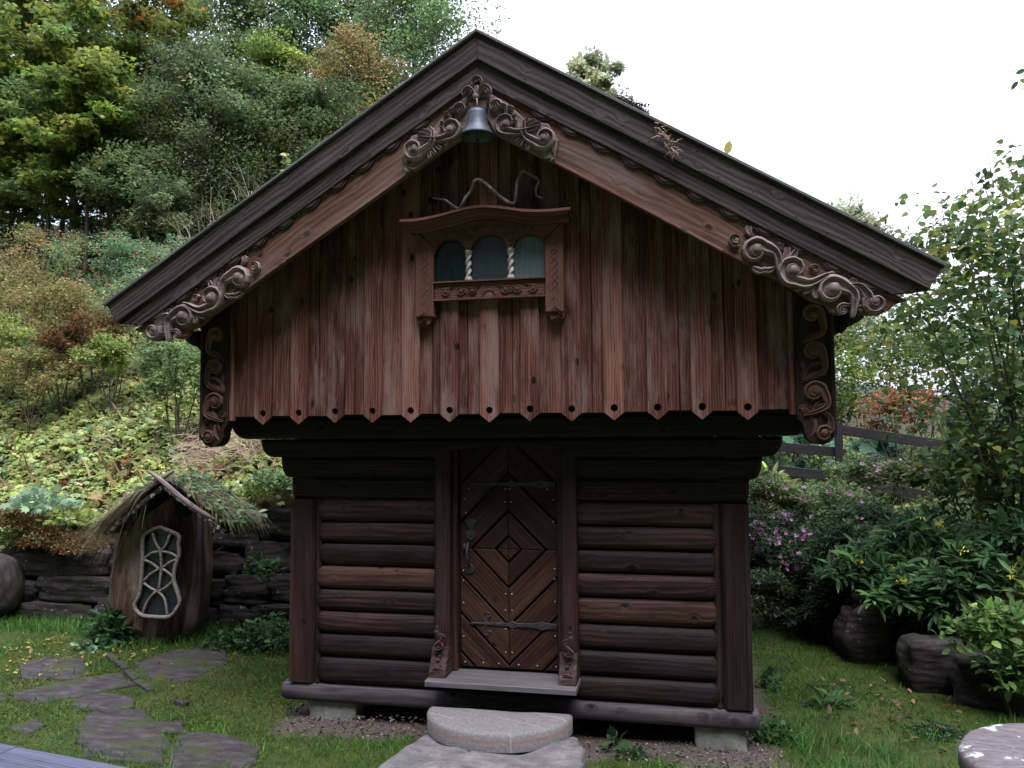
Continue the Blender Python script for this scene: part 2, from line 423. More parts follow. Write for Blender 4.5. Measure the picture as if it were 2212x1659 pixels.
# ================================================================== THE STOREHOUSE
TH = math.atan(.6166); CT, ST = math.cos(TH), math.sin(TH); ZR = 4.507
def roofz(x): return ZR-.6166*abs(x)
X1, Y1, Z1 = V((1, 0, 0)), V((0, 1, 0)), V((0, 0, 1)); NF = V((0, -1, 0))
def FR(y, o=(0, 0)): return (V((o[0], y, o[1])), X1, Z1, NF)          # facade-parallel frame at depth y
def RK(side, y): return (V((0, y, ZR)), V((side*CT, 0, -ST)), V((side*ST, 0, CT)), NF)   # along a rake

house = root('storehouse', 'dark brown carved timber storehouse with overhanging upper floor and steep gable', 'storehouse')
def beam_sec(mb, x0, x1, yc, zc, hy, hz, n=14, r=.5, sq=.55, endtaper=.03):
    """squarish rounded beam along x"""
    off = V((rnd.uniform(0, 50), rnd.uniform(0, 9), 0)); vs, gs, fs = [], [], []
    xs = [x0, x0+endtaper]+[x0+(x1-x0)*k/12 for k in range(1, 12)]+[x1-endtaper, x1]
    for q, x in enumerate(xs):
        sc_ = .82 if q in (0, len(xs)-1) else 1
        for j in range(n):
            an = 2*math.pi*j/n; cx, sx_ = math.cos(an), math.sin(an)
            px = math.copysign(abs(cx)**sq, cx); pz = math.copysign(abs(sx_)**sq, sx_)
            jy = mnoise.noise(V((x*2, j*.7, 3)))*.006
            vs.append((x, yc+px*(hy+jy)*sc_, zc+pz*(hz+jy)*sc_)); gs.append(V((x, an*hz, 0))+off)
    k = n
    for i in range(len(xs)-1):
        for j in range(k): fs.append((i*k+j, i*k+(j+1) % k, (i+1)*k+(j+1) % k, (i+1)*k+j))
    fs.append(tuple(range(k))); fs.append(tuple((len(xs)-1)*k+j for j in range(k)))
    mb.add(vs, fs, gs, r, True)
# ---- log walls
ZJS = {-1: [.232, .425, .589, .747, .903, 1.063, 1.227, 1.381, 1.540], 1: [.232, .393, .563, .734, .912, 1.069, 1.227, 1.379, 1.540]}
for side in (-1, 1):
    m = MB(); ZJ = ZJS[side]
    xa, xb = (.455, 1.40)
    for i in range(8):
        zc = (ZJ[i]+ZJ[i+1])/2; rr = (ZJ[i+1]-ZJ[i])/2*1.005
        tone = (.25 if i < 2 else .5+.12*math.sin(i*2.1)) + rnd.uniform(-.1, .25)*(i in (2, 3, 4, 5))
        dj = rnd.uniform(-.006, .008)
        x0_, x1_ = (side*xa, side*xb) if side > 0 else (side*xb, side*xa)
        beam_sec(m, x0_, x1_, .045-dj, zc, .078, rr*1.0, 22, tone, .62, .05)
    for i in range(8):     # side wall logs
        zc = (ZJ[i]+ZJ[i+1])/2; rr = (ZJ[i+1]-ZJ[i])/2
        m.tube([(side*1.52, .1, zc), (side*1.52, 3.2, zc)], rr, 12)
    m.build('log_wall', M['log'], house)
m = MB()
for i in range(8):
    zc = (ZJ[i]+ZJ[i+1])/2; m.tube([(-1.5, 3.15, zc), (1.5, 3.15, zc)], .08, 12)
m.board((-1.5, 3.1, 1.5), (0, 0, 1.6), (3.0, 0, 0), (0, .05, 0))
m.build('rear_wall', M['log'], house)
# ---- sill beam
m = MB(); beam_sec(m, -1.675, 1.64, .06, .165, .095, .069, 18, .5)
m.build('sill_beam', M['sill'], house)
m = MB()
for s_ in (-1, 1): m.board((s_*1.52-.08, .16, .10), (0, 3.1, 0), (.16, 0, 0), (0, 0, .13), .02)
m.board((-1.59, 3.15, .10), (3.18, 0, 0), (0, .16, 0), (0, 0, .13), .02); m.build('side_sill', M['sill'], house)
for x0, x1 in ((-1.47, -1.12), (1.24, 1.56)):
    b = rock(((x0+x1)/2, .16, .02), ((x1-x0)/2*1.02, .15, .095), seed=x0, cuts=4, rough=.05, square=.93)
    bm_obj('foundation_pier', b, M['pier'], house)
bl = [rock((x, y, .0), (.16, .16, .11), seed=x+y, rough=.05, square=.9) for x in (-1.4, 1.4) for y in (1.6, 3.1)]
bm_obj('rear_pier', bm_join(bl), M['pier'], house)
# ---- corner posts
for s_ in (-1, 1):
    m = MB(); x0, x1 = (-1.605, -1.425) if s_ < 0 else (1.425, 1.605)
    m.board((x0, .17, .236), (0, 0, 1.302), (x1-x0, 0, 0), (0, -.205, 0), .022, 6, .0015, r=.55 if s_ < 0 else .25)
    m.board((x0 if s_ < 0 else x1-.03, .17, .236), (0, 0, 1.302), (.03, 0, 0), (0, -.209, 0), .003, 1)
    xi = -1.424 if s_ < 0 else 1.374
    m.board((xi, .1, .236), (0, 0, 1.302), (.05, 0, 0), (0, -.118, 0), .016, 3, .001, r=.5)
    m.build('corner_post', M['post'], house)
# ---- corbelled logs under the overhang (ends swept back in a curve)
def corbel(z0, z1, xb, xt, yf, tone, arch=False):
    m = MB(); pts = []
    def endc(s_):
        o = []
        for k in range(7):
            t = k/6; o.append((s_*(xb+(xt-xb)*math.sin(t*math.pi/2)**.8), z0+(z1-z0)*(1-math.cos(t*math.pi/2))))
        return o
    L_ = endc(-1); R__ = endc(1)
    bot = []
    if arch:
        for k in range(13):
            t = -1+k/6; bot.append((t*.46, z0+.075*math.sqrt(max(0, 1-t*t))))
    pts = L_[::-1]+bot+R__
    # outline: left top -> left bottom -> (arch) -> right bottom -> right top
    if arch is None:
        m.prism(L_[::-1]+[(-.455, z0), (-.455, z1)], FR(0), -.12, -yf, .022, r=tone); m.build('wall_log', M['log'], house); m = MB()
        m.prism([(.455, z0)]+R__+[(.455, z1)], FR(0), -.12, -yf, .022, r=tone)
    else: m.prism(pts, FR(0), -.12, -yf, .022, r=tone)
    m.build('wall_log', M['log'], house)
    # protruding side-wall log with the same swept end, seen under the overhang
    for s_ in (-1, 1):
        m = MB(); prof = []
        for k in range(7):
            t = k/6; prof.append((yf+.030-.025*math.sin(t*math.pi/2), z0+(z1-z0)*(1-math.cos(t*math.pi/2))))
        prof += [(3.2, z1), (3.2, z0)]
        m.prism(prof, (V((s_*(xb-.17), 0, 0)), Y1, Z1, V((s_, 0, 0))), 0, .17, .015, r=.2)
        m.build('side_log', M['log'], house)
corbel(1.541, 1.694, 1.585, 1.615, -.022, .42, None)
corbel(1.696, 1.842, 1.625, 1.70, -.030, .36, None)
corbel(1.844, 1.975, 1.71, 1.82, -.11, .3, True)
corbel(1.977, 2.125, 1.84, 1.99, -.24, .25)
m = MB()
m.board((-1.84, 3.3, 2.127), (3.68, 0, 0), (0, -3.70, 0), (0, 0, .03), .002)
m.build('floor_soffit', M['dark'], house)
# ---- upper plank wall
m = MB()
x = .0; SP = .2657; BX = [-.01+(i-6)*SP for i in range(13)]
pent = [(-2.03, 2.13), (2.03, 2.13), (2.03, roofz(2.03)-.06), (0, ZR-.06), (-2.03, roofz(2.03)-.06)]
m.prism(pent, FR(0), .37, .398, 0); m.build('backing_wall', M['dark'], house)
m = MB()
gaps = [(-1.855, BX[0]-.048)]+[(BX[i]+.048, BX[i+1]-.048) for i in range(12)]+[(BX[12]+.048, 1.855)]
for i, (xa, xb) in enumerate(gaps):
    zt = roofz(max(abs(xa), abs(xb)))-.12
    tone = .5+.22*math.sin(i*1.7+1)*rnd.uniform(.4, 1)
    off = V((rnd.uniform(0, 50), rnd.uniform(0, 9), rnd.uniform(0, 9)))
    zb = 2.136+rnd.uniform(-.004, .004)
    if rnd.random() < .6:
        mid_ = (xa+xb)/2+rnd.uniform(-.02, .02)
        m.board((mid_-.002, -.40, zb), (0, 0, zt-zb), (-(mid_-xa-.002), 0, 0), (0, -.028, 0), .004, 5, .0008, r=tone, off=off)
        m.board((xb, -.40, zb-.001), (0, 0, zt-zb), (-(xb-mid_-.002), 0, 0), (0, -.0265, 0), .004, 5, .0008, r=tone+rnd.uniform(-.15, .15), off=off+V((0, .2, 0)))
    else:
        m.board((xb, -.40, zb), (0, 0, zt-zb), (-(xb-xa), 0, 0), (0, -.028, 0), .004, 5, .0008, r=tone, off=off)
m.build('plank_wall', M['plank'], house)
for i, bx in enumerate(BX):
    m = MB(); hw = .0625; zt = roofz(abs(bx)+hw)-.12; zs = 2.215
    tone = (.92 if i == 4 else .5+.3*math.sin(i*2.3))+rnd.uniform(-.1, .1)
    off = V((rnd.uniform(0, 50), rnd.uniform(0, 9), rnd.uniform(0, 9)))
    tz = rnd.uniform(-.004, .004)
    segs = [(zs, zt)]
    if i in (5, 6, 7): segs = [(zs, 2.88), (3.30, zt)]
    for (a_, b_) in segs:
        m.board((bx+hw, -.430, a_), (0, 0, b_-a_), (-2*hw, 0, 0), (0, -.024, 0), .005, 4, .0006, r=tone, off=off+V((a_-zs, 0, 0)))
    hwl = hw-.0025; hr = .0225; hz = 2.157+tz
    for s_ in (-1, 1):
        arc = [(s_*hr*math.sin(math.pi*k/10), hz+hr*math.cos(math.pi*k/10)) for k in range(11)]
        poly = [(0, zs)]+arc+[(0, 2.079+tz), (s_*hwl, 2.127+tz), (s_*hwl, zs)]
        m.prism(poly, FR(0, (bx, 0)), .430, .4532, 0, gdir=math.pi/2, r=tone, off=off+V((-zs, hw, -.430)))
    m.build('batten', M['plank'], house)
# ---- carved corner boards
for s_ in (-1, 1):
    fr = (V((0, 0, 0)), V((s_, 0, 0)), Z1, NF)
    sil = [(1.858, 3.2), (1.858, 2.105), (1.866, 2.075), (1.885, 2.06), (1.898, 2.03), (1.902, 1.99), (1.918, 1.955), (1.95, 1.932), (2.0, 1.925), (2.04, 1.938), (2.068, 1.97), (2.082, 2.0), (2.082, 3.2)]
    cb = MB(); cb.prism(sil, fr, .36, .452, .004, gdir=math.pi/2, r=.35)
    cb.board((s_*2.055, -.452, 1.975), (0, 0, 1.2), (s_*.027, 0, 0), (0, -.014, 0), .006, r=.5)
    cb.board((s_*1.86, -.452, 2.10), (0, 0, 1.1), (s_*.014, 0, 0), (0, -.010, 0), .004, r=.5)
    cbo = cb.build('corner_board', M['post'], house)
    c_ = MB(); d0 = .450
    volute(c_, fr, (1.965, 2.475), .078, -10, 1, tail=[(1.90, 2.30), (2.02, 2.36)], w=.36, d0=d0, ht=.026, turns=1.05)
    volute(c_, fr, (1.963, 2.235), .080, 20, 1, tail=[(1.90, 2.10), (2.03, 2.15)], w=.36, d0=d0, ht=.026, turns=1.05)
    volute(c_, fr, (1.897, 2.135), .030, 150, -1, tail=[(1.95, 2.05), (1.935, 2.12)], w=.34, d0=d0, ht=.014, turns=1)
    volute(c_, fr, (2.012, 1.990), .060, 30, 1, tail=[(1.99, 2.13), (2.045, 2.08)], w=.40, d0=d0, ht=.026, turns=1.2)
    volute(c_, fr, (1.965, 2.70), .078, -10, 1, tail=[(1.90, 2.53), (2.02, 2.59)], w=.36, d0=d0, ht=.018, turns=1.05)
    for (p, q, b_) in (((1.935, 2.05), (2.03, 2.17), .15), ((1.93, 2.04), (1.985, 2.18), .05), ((1.90, 2.29), (2.03, 2.34), .2), ((1.885, 2.33), (1.90, 2.42), -.2),
                       ((1.91, 2.33), (2.04, 2.40), .25), ((1.90, 2.52), (2.03, 2.58), .2), ((1.93, 1.97), (1.96, 2.08), -.15), ((1.885, 2.40), (1.895, 2.31), .3)):
        leafrib(c_, fr, p, q, .011, b_, d0, .013)
    c_.build('scroll_carving', M['carve_brown'], cbo)
    st = MB(); st.board((s_*1.823-(0 if s_ > 0 else 0), -.42, 2.105), (0, 0, 1.2), (s_*.033, 0, 0), (0, -.045, 0), .008, r=.6)
    st.build('edge_strip', M['plank'], house)
    # upper side wall + purlin end carried out under the roof
    sw = MB()
    for k in range(14): sw.board((s_*2.03, -.36+k*.26, 2.10), (0, 0, 1.1), (0, .255, 0), (s_*.03, 0, 0), .006)
    sw.build('side_wall', M['plank'], house)
    pu = MB(); pu.tube([(s_*2.19, y_, 2.70) for y_ in (-.42, -.39, -.30, -.1, 3.2)], [.030, .05, .062, .055, .055], 12)
    pu.tube([(s_*2.13, -.34, 2.60), (s_*2.16, -.34, 2.66), (s_*2.22, -.34, 2.69), (s_*2.27, -.34, 2.70)], [.02, .035, .04, .02], 8)
    pu.build('purlin', M['dark'], house)
# ---- roof
for s_ in (-1, 1):
    fr = RK(s_, 0)
    m = MB()
    m.prism([(.0, -.06), (2.80, -.06), (2.80, -.13), (.05, -.13)], fr, -3.75, .70, 0, r=.3)
    for k in range(8): m.board(V((0, 0, ZR))+fr[1]*(.10+k*.335)+fr[2]*-.155-Y1*.69, (0, 4.4, 0), fr[1]*.30, fr[2]*.02, .004)
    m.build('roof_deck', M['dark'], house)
    bo = MB(); b1 = MB(); b2 = MB(); b3 = MB()
    mit = lambda v_: -v_*.6166
    b1.prism([(mit(-.019), -.019), (3.056, -.019), (3.056, -.160), (mit(-.160), -.160)], RK(s_, -.769), -.03, .0, .004, r=.5)
    b2.prism([(mit(-.155), -.155), (3.057, -.155), (3.058, -.162), (2.915, -.267), (mit(-.267), -.267)], RK(s_, -.742), -.03, .0, .004, r=.4)
    lip = [(3.0, -.25), (2.955, -.30), (2.945, -.345), (2.915, -.39), (2.86, -.425), (2.80, -.43), (2.765, -.455), (2.735, -.495), (2.68, -.505), (2.64, -.48), (2.55, -.50), (2.45, -.485), (2.3, -.487)]
    b3.prism([(mit(-.25), -.25)]+lip+[(mit(-.487), -.487)], RK(s_, -.712), -.04, .0, .004, r=.55)
    b3.prism([(mit(-.474), -.474), (2.0, -.474), (2.0, -.492), (mit(-.492), -.492)], RK(s_, -.712), -.02, .012, .005, r=.4)
    bo.prism([(mit(0.0), 0.0), (3.075, 0.0), (3.066, -.018), (mit(-.018), -.018)], RK(s_, -.769), -.05, .022, .003, r=.95)
    nl = MB()
    for q in range(13):
        for v_ in (-.05, -.125): nl.ball(RK(s_, -.769)[0]+RK(s_, -.769)[1]*(.2+q*.225+rnd.uniform(-.03, .03))+RK(s_, -.769)[2]*(v_+rnd.uniform(-.01, .01)), .0055, 6)
    bo.build('roof_cap', M['thresh'], house)
    bb = b1.build('bargeboard', M['barge'], house); nl.build('nail_heads', M['iron'], bb); b2.build('bargeboard', M['barge'], house)
    inb = b3.build('inner_bargeboard', M['inner'], house)
    sc_ = MB(); fs_ = RK(s_, -.714); k0 = .62
    while k0 < 2.85:
        arc = [(k0-.085+.17*t/10, -.262-.042*math.sin(math.pi*t/10)**.7) for t in range(11)]
        sc_.prism(arc, fs_, -.005, .014, .004, r=.35)
        arc = [(k0-.06+.12*t/8, -.266-.026*math.sin(math.pi*t/8)) for t in range(9)]
        sc_.prism(arc, fs_, .012, .020, .003, r=.5)
        sc_.ball(fs_[0]+fs_[1]*(k0+.108)+fs_[2]*-.278+NF*.006, .0125, 8, r=.5)
        k0 += .216
    sc_.build('scallop_trim', M['barge'], inb)
    # lower carving
    c_ = MB(); fr = RK(s_, -.714); H = .042
    volute(c_, fr, (2.028, -.392), .050, -30, -1, w=.34, ht=H*.7, turns=.95)
    volute(c_, fr, (2.159, -.402), .098, 62, 1, tail=[(2.34, -.455), (2.27, -.36)], w=.43, ht=H, turns=1.02)
    volute(c_, fr, (2.392, -.392), .106, -62, -1, tail=[(2.57, -.325), (2.505, -.42)], w=.43, ht=H, turns=1.02)
    volute(c_, fr, (2.632, -.396), .104, 60, 1, tail=[(2.80, -.475), (2.745, -.36)], w=.43, ht=H, turns=1.02)
    volute(c_, fr, (2.735, -.462), .042, 110, 1, tail=[(2.80, -.40)], w=.33, ht=H*.7, turns=1)
    volute(c_, fr, (2.862, -.345), .082, 175, 1, tail=[(2.70, -.335), (2.745, -.31)], w=.43, ht=H, turns=.95)
    volute(c_, fr, (2.492, -.335), .034, 190, -1, w=.36, ht=H*.7, turns=.8)
    volute(c_, fr, (2.265, -.318), .030, 150, -1, w=.36, ht=H*.7, turns=.8)
    volute(c_, fr, (2.70, -.30), .028, 10, 1, w=.36, ht=H*.6, turns=.8)
    for (p, q, b_) in (((2.30, -.42), (2.24, -.475), .2), ((2.31, -.41), (2.30, -.30), -.15), ((2.33, -.41), (2.35, -.29), -.1), ((2.28, -.44), (2.19, -.49), .2),
                       ((2.53, -.40), (2.50, -.48), .1), ((2.54, -.39), (2.58, -.475), -.1), ((2.55, -.38), (2.60, -.31), .1), ((2.48, -.42), (2.45, -.485), .1),
                       ((2.78, -.42), (2.78, -.34), .1), ((2.76, -.43), (2.73, -.35), -.1), ((2.10, -.33), (2.055, -.29), .2), ((2.79, -.43), (2.83, -.41), .2)):
        leafrib(c_, fr, p, q, .022, b_, 0, H*.62)
    c_.build('scroll_carving', M['carve'], inb)
    # upper carving
    c_ = MB(); fr = RK(s_, -.735)
    c_.prism([(.27, -.30), (.40, -.30), (.56, -.345), (.70, -.30), (.81, -.36), (.84, -.46), (.80, -.50), (.60, -.50), (.44, -.505), (.33, -.44)], RK(s_, -.712), -.02, .024, .006, r=.1)
    H = .038
    volute(c_, fr, (.352, -.358), .052, 40, 1, tail=[(.44, -.385), (.415, -.33)], w=.36, ht=H, turns=1.05)
    volute(c_, fr, (.468, -.420), .086, -48, -1, tail=[(.655, -.355), (.575, -.43)], w=.39, ht=H, turns=1.05)
    volute(c_, fr, (.728, -.388), .088, -110, 1, tail=[(.56, -.35), (.61, -.43)], w=.39, ht=H, turns=1.1)
    volute(c_, fr, (.838, -.482), .022, 60, -1, tail=[(.79, -.42), (.835, -.45)], w=.4, ht=H*.7, turns=.9)
    volute(c_, fr, (.505, -.375), .036, 100, 1, w=.34, ht=H*.9, turns=.8)
    for (p, q, b_) in (((.585, -.41), (.625, -.315), .1), ((.60, -.41), (.66, -.32), .1), ((.57, -.42), (.58, -.325), .05), ((.60, -.43), (.58, -.50), .1),
                       ((.62, -.43), (.63, -.505), .1), ((.57, -.43), (.54, -.505), -.1), ((.65, -.44), (.68, -.50), -.1), ((.41, -.34), (.46, -.32), .1)):
        leafrib(c_, fr, p, q, .015, b_, 0, H*.7)
    c_.build('scroll_carving', M['carve_brown'] if False else M['carve'], inb)
# fleur at the apex
c_ = MB(); fr = FR(-.765)
c_.prism([(-.03, 4.16), (.03, 4.16), (.075, 4.09), (.05, 4.0), (0, 3.97), (-.05, 4.0), (-.075, 4.09)], FR(-.70), 0, .055, .006, r=.1)
ring = [(.030*math.cos(math.radians(a_)), 4.172+.030*math.sin(math.radians(a_))) for a_ in range(-40, 225, 12)]
c_.ribbon(ring, [.005+.006*math.sin(math.pi*i/(len(ring)-1)) for i in range(len(ring))], fr, 0, .03)
leafrib(c_, fr, (0, 4.07), (0, 4.15), .016, 0, 0, .025)
for s_ in (-1, 1):
    pts = smooth2([(s_*.008, 4.07), (s_*.025, 4.115), (s_*.052, 4.135), (s_*.078, 4.12), (s_*.083, 4.098), (s_*.068, 4.09)], 4)
    c_.ribbon(pts, [.006+.010*math.sin(math.pi*min(1, i/(len(pts)-1)*1.1)*.9) for i in range(len(pts))], fr, 0, .034)
c_.ball((0, -.80, 4.068), .020, 10)
c_.build('apex_carving', M['carve'], house)
# turf on the roof
m = MB()
for s_ in (-1, 1):
    fr = RK(s_, 0); nu, nv = 40, 40; vs, gs, fs = [], [], []
    for i in range(nu+1):
        for j in range(nv+1):
            u_ = 2.84*i/nu; y_ = -.70+4.4*j/nv
            h = -.045+mnoise.noise(V((u_*3, y_*3, s_)))*.02+mnoise.noise(V((u_*11, y_*11, s_)))*.012+min(1, (y_+.70)/.5)*.05
            p = fr[0]+fr[1]*u_+fr[2]*h+Y1*y_; vs.append(p); gs.append(p)
    for i in range(nu):
        for j in range(nv): fs.append((i*(nv+1)+j, i*(nv+1)+j+1, (i+1)*(nv+1)+j+1, (i+1)*(nv+1)+j))
    m.add(vs, fs, gs, .5, True)
m.build('turf', M['sod'], house)

# ---- window
m = MB()
fw = FR(-.455)
for s_ in (-1, 1):
    m.prism([(s_*.49-.003, 2.765), (s_*.367, 2.765), (s_*.367, 3.225), (s_*.49-.003, 3.34)], fw, -.02, .046, .006, gdir=math.pi/2, r=.75)
arc = [(-.487, 3.345), (-.3665, 3.227), (-.3665, 3.178)]
for (cx, rx, rz, zs) in ((-.256, .104, .092, 3.178), (.004, .121, .108, 3.182), (.262, .102, .092, 3.178)):
    arc += [(cx-rx*math.cos(math.pi*k/14), zs+rz*math.sin(math.pi*k/14)) for k in range(15)]
arc += [(.3665, 3.178), (.3665, 3.227), (.487, 3.345), (.18, 3.392), (0, 3.41), (-.18, 3.392)]
m.prism(arc, fw, .0, .0445, 0, r=.55)
m.prism([(-.366, 2.878), (.366, 2.878), (.366, 2.982), (-.366, 2.982)], fw, -.01, .030, .004, r=.4)
m.board((-.372, -.456, 2.984), (.744, 0, 0), (0, -.05, 0), (0, 0, .008), .002)
m.board((-.372, -.456, 2.868), (.744, 0, 0), (0, -.046, 0), (0, 0, .010), .002)
for s_ in (-1, 1):   # mitre line and corbels
    volute(m, FR(-.478), (s_*.442, 2.745), .043, 90 if s_ > 0 else 90, -s_, tail=[(s_*.385, 2.80), (s_*.41, 2.79)], w=.30, d0=-.01, ht=.04, turns=1.2, r=.5, back=.0)
    m.prism([(s_*.49, 2.77), (s_*.372, 2.79), (s_*.385, 2.755), (s_*.40, 2.72), (s_*.43, 2.705), (s_*.465, 2.705), (s_*.487, 2.73)], fw, -.02, .03, .004, r=.3)
win = m.build('window', M['frame'], house)
rl = MB(); f2 = FR(-.499)
def vv(c, R, a0, t, tail=None, f_=f2, ht=.015, tn=1.15): volute(rl, f_, c, R, a0, t, tail, .32, 0, ht, True, .2, 0, tn)
for s_ in (-1, 1):
    vv((s_*.088, 3.325), .030, 90+s_*60, s_, [(s_*.02, 3.335)]); vv((s_*.165, 3.312), .030, 90-s_*60, -s_, [(s_*.11, 3.27)])
    vv((s_*.235, 3.318), .018, 90, s_); vv((s_*.285, 3.308), .013, 90, -s_)
    leafrib(rl, f2, (s_*.137, 3.20), (s_*.12, 3.27), .008, .1, 0, .008); leafrib(rl, f2, (s_*.137, 3.20), (s_*.160, 3.265), .008, -.1, 0, .008); rl.ball((s_*.139, -.500, 3.215), .010, 8)
    f3 = FR(-.486)
    for q, cx in enumerate((.105, .19, .285)): vv((s_*cx, 2.928), .037, 90+s_*(70 if q % 2 else -70), s_*(1 if q % 2 else -1), [(s_*(cx-.05), 2.90 if q % 2 else 2.955)], f3, .012)
    for z_ in (3.20, 3.165, 2.86, 2.80):
        rl.ribbon([(s_*.43-.022, z_-.02), (s_*.43, z_), (s_*.43+.022, z_-.02)], .0035, FR(-.500), 0, .006)
    for z_ in [2.92+.044*k for k in range(6)]:
        for d_ in (-1, 1): rl.ribbon([(s_*.43-.022, z_-.022*d_), (s_*.43+.022, z_+.022*d_)], .003, FR(-.500), 0, .0055)
for k in range(9):
    an = math.pi*k/8; rl.ball((.046*math.cos(an), -.488, 2.887+.040*math.sin(an)), .007, 6)
rl.ball((0, -.484, 2.885), .026, 10, (1, .5, 1))
rl.build('relief_carving', M['carve_brown'], win)
glass = []  # base colours of the middle and right panes stand in for reflected sky
for nm, c0, c1, ro in (('dark', (.004, .012, .012), (.012, .028, .024), .12), ('mid', (.028, .042, .055), (.05, .072, .09), .15), ('pale', (.085, .115, .14), (.15, .19, .225), .22)):
    s = NT('pane_'+nm); gc = s.n('Attribute', attribute_name='gc').outputs['Vector']
    n1 = s.noise(s.mp(gc, (6, 70, 1)), 1, 5, .6); col = s.ramp(n1, [(.3, c0), (.7, c1)])
    n2 = s.noise(s.mp(gc, (9, 130, 1)), 1, 3); sp_ = s.math('MULTIPLY', s.math('SUBTRACT', n2, .70), 12, clamp=True)
    glass.append(s.fin(s.mix(s.math('MULTIPLY', sp_, .3), col, (.35, .38, .38)), ro, s.bump(n1, .0008), .55))
for (cx, hw_, g) in ((-.256, .118, 0), (.004, .135, 1), (.262, .118, 2)):
    p = MB(); p.board((cx+hw_, -.452, 2.985), (0, 0, .325), (-2*hw_, 0, 0), (0, -.006, 0), .001); o = p.build('pane', glass[g], win)
    o['label'] = ['dark green left pane', 'middle pane with slate blue sky reflection in its colour', 'right pane with pale blue sky reflection in its colour'][g]
for cx in (-.137, .143):
    p = MB()
    p.lathe((cx, -.478, 2.993), [(.0, 0), (.024, 0), (.026, .008), (.022, .014), (.024, .020), (.016, .026)], 16)
    p.lathe((cx, -.478, 3.165), [(.014, 0), (.020, .006), (.022, .012), (.025, .016), (.025, .024), (0, .025)], 16)
    vs, gs, fs = [], [], []; nn, mm = 30, 16
    for i in range(nn+1):
        z_ = 3.018+.150*i/nn
        for j in range(mm):
            an = 2*math.pi*j/mm; q = math.sin(an*2-i*.62); rr = .0150+.0065*q
            vs.append((cx+rr*math.cos(an), -.478+rr*math.sin(an), z_)); gs.append((z_, an*.02, 0))
    for i in range(nn):
        for j in range(mm): fs.append((i*mm+j, i*mm+(j+1) % mm, (i+1)*mm+(j+1) % mm, (i+1)*mm+j))
    p.add(vs, fs, gs, .5, True)
    p.build('twisted_column', M['white'], win)
hd = MB()
hp = smooth2([(-.555, 3.385), (-.525, 3.385), (-.435, 3.384), (-.312, 3.400), (-.211, 3.419), (-.11, 3.438), (-.011, 3.443), (.088, 3.433), (.186, 3.413), (.283, 3.396), (.411, 3.388), (.553, 3.392)], 3)
for sec, rr in (([(-.44, 0), (-.628, 0), (-.630, -.017), (-.44, -.017)], .95), ([(-.44, -.018), (-.612, -.018), (-.600, -.028), (-.572, -.034), (-.545, -.050), (-.528, -.054), (-.522, -.064), (-.44, -.064)], .2)):
    vs, gs, fs = [], [], []; k = len(sec)
    for i, (x_, z_) in enumerate(hp):
        xx = x_ if rr > .5 else x_*.955
        for (y_, dz) in sec: vs.append((xx, y_, z_+dz)); gs.append((x_, y_, dz+i*.0))
    for i in range(len(hp)-1):
        for j in range(k): fs.append((i*k+j, i*k+(j+1) % k, (i+1)*k+(j+1) % k, (i+1)*k+j))
    fs.append(tuple(range(k))); fs.append(tuple((len(hp)-1)*k+j for j in range(k)))
    hd.add(vs, fs, gs, rr)
hd.build('hood', M['frame'], win)

# ---- door, frame and threshold
m = MB()
def clip(poly, a_, b_, c_):     # keep a*x+b*y<=c
    out = []
    for i in range(len(poly)):
        p, q = poly[i], poly[(i+1) % len(poly)]; fp, fq = a_*p[0]+b_*p[1]-c_, a_*q[0]+b_*q[1]-c_
        if fp <= 0: out.append(p)
        if fp*fq < 0: t = fp/(fp-fq); out.append((p[0]+(q[0]-p[0])*t, p[1]+(q[1]-p[1])*t))
    return out
rings = [.0, .085, .262, .524, .786, 1.05, 1.32]
DZ = 1.205
for sx in (-1, 1):
    for sz in (-1, 1):
        zl = .81 if sz < 0 else .74
        for i in range(6):
            r0, r1 = rings[i]+(.010 if i > 1 else .013 if i else 0), rings[i+1]-(.010 if i else .006)
            q = [(r0, 0.001), (r1, .001), (.001, r1), (.001, r0)] if i else [(.001, .001), (r1, .001), (.001, r1)]
            q = clip(clip(q, 1, 0, .345), 0, 1, zl)
            if len(q) < 3: continue
            qq = []
            for p in q:
                if not qq or math.hypot(p[0]-qq[-1][0], p[1]-qq[-1][1]) > 1e-4: qq.append(p)
            if len(qq) < 3: continue
            m.prism([(sx*p[0], sz*p[1]) for p in qq], FR(.05, (.003, DZ)), 0, .022 if i != 1 else .028, .006, gdir=-sx*sz*math.pi/4, r=.3+.5*rnd.random())
door = m.build('door', M['door'], house)
m = MB(); m.board((-.36, .09, .38), (0, 0, 1.58), (.72, 0, 0), (0, -.037, 0), .001); m.build('door_core', M['dark'], door)
m = MB()
sp_ = [(-.015, 1.62), (.015, 1.62), (-.28, 1.62), (.28, 1.62), (-.31, 1.55), (.32, 1.55), (-.30, 1.45), (.32, 1.40)]
for z_ in (1.53, 1.40, 1.34, 1.10, 1.03, .90, .79, .66, .505): sp_ += [(-.02, z_), (.026, z_)]
for x_ in (-.19, -.12, .12, .19): sp_ += [(x_, 1.225), (x_, 1.187)]
for z_ in (.98, .83, .60, 1.05): sp_ += [(-.32, z_), (.325, z_+.03)]
for x_ in (-.31, -.18, -.07, .07, .20, .33): sp_ += [(x_, .425)]
for (x_, z_) in sp_: m.ball((x_, .026, z_), .0062, 8, (1, .6, 1))
m.build('studs', M['stud'], door)
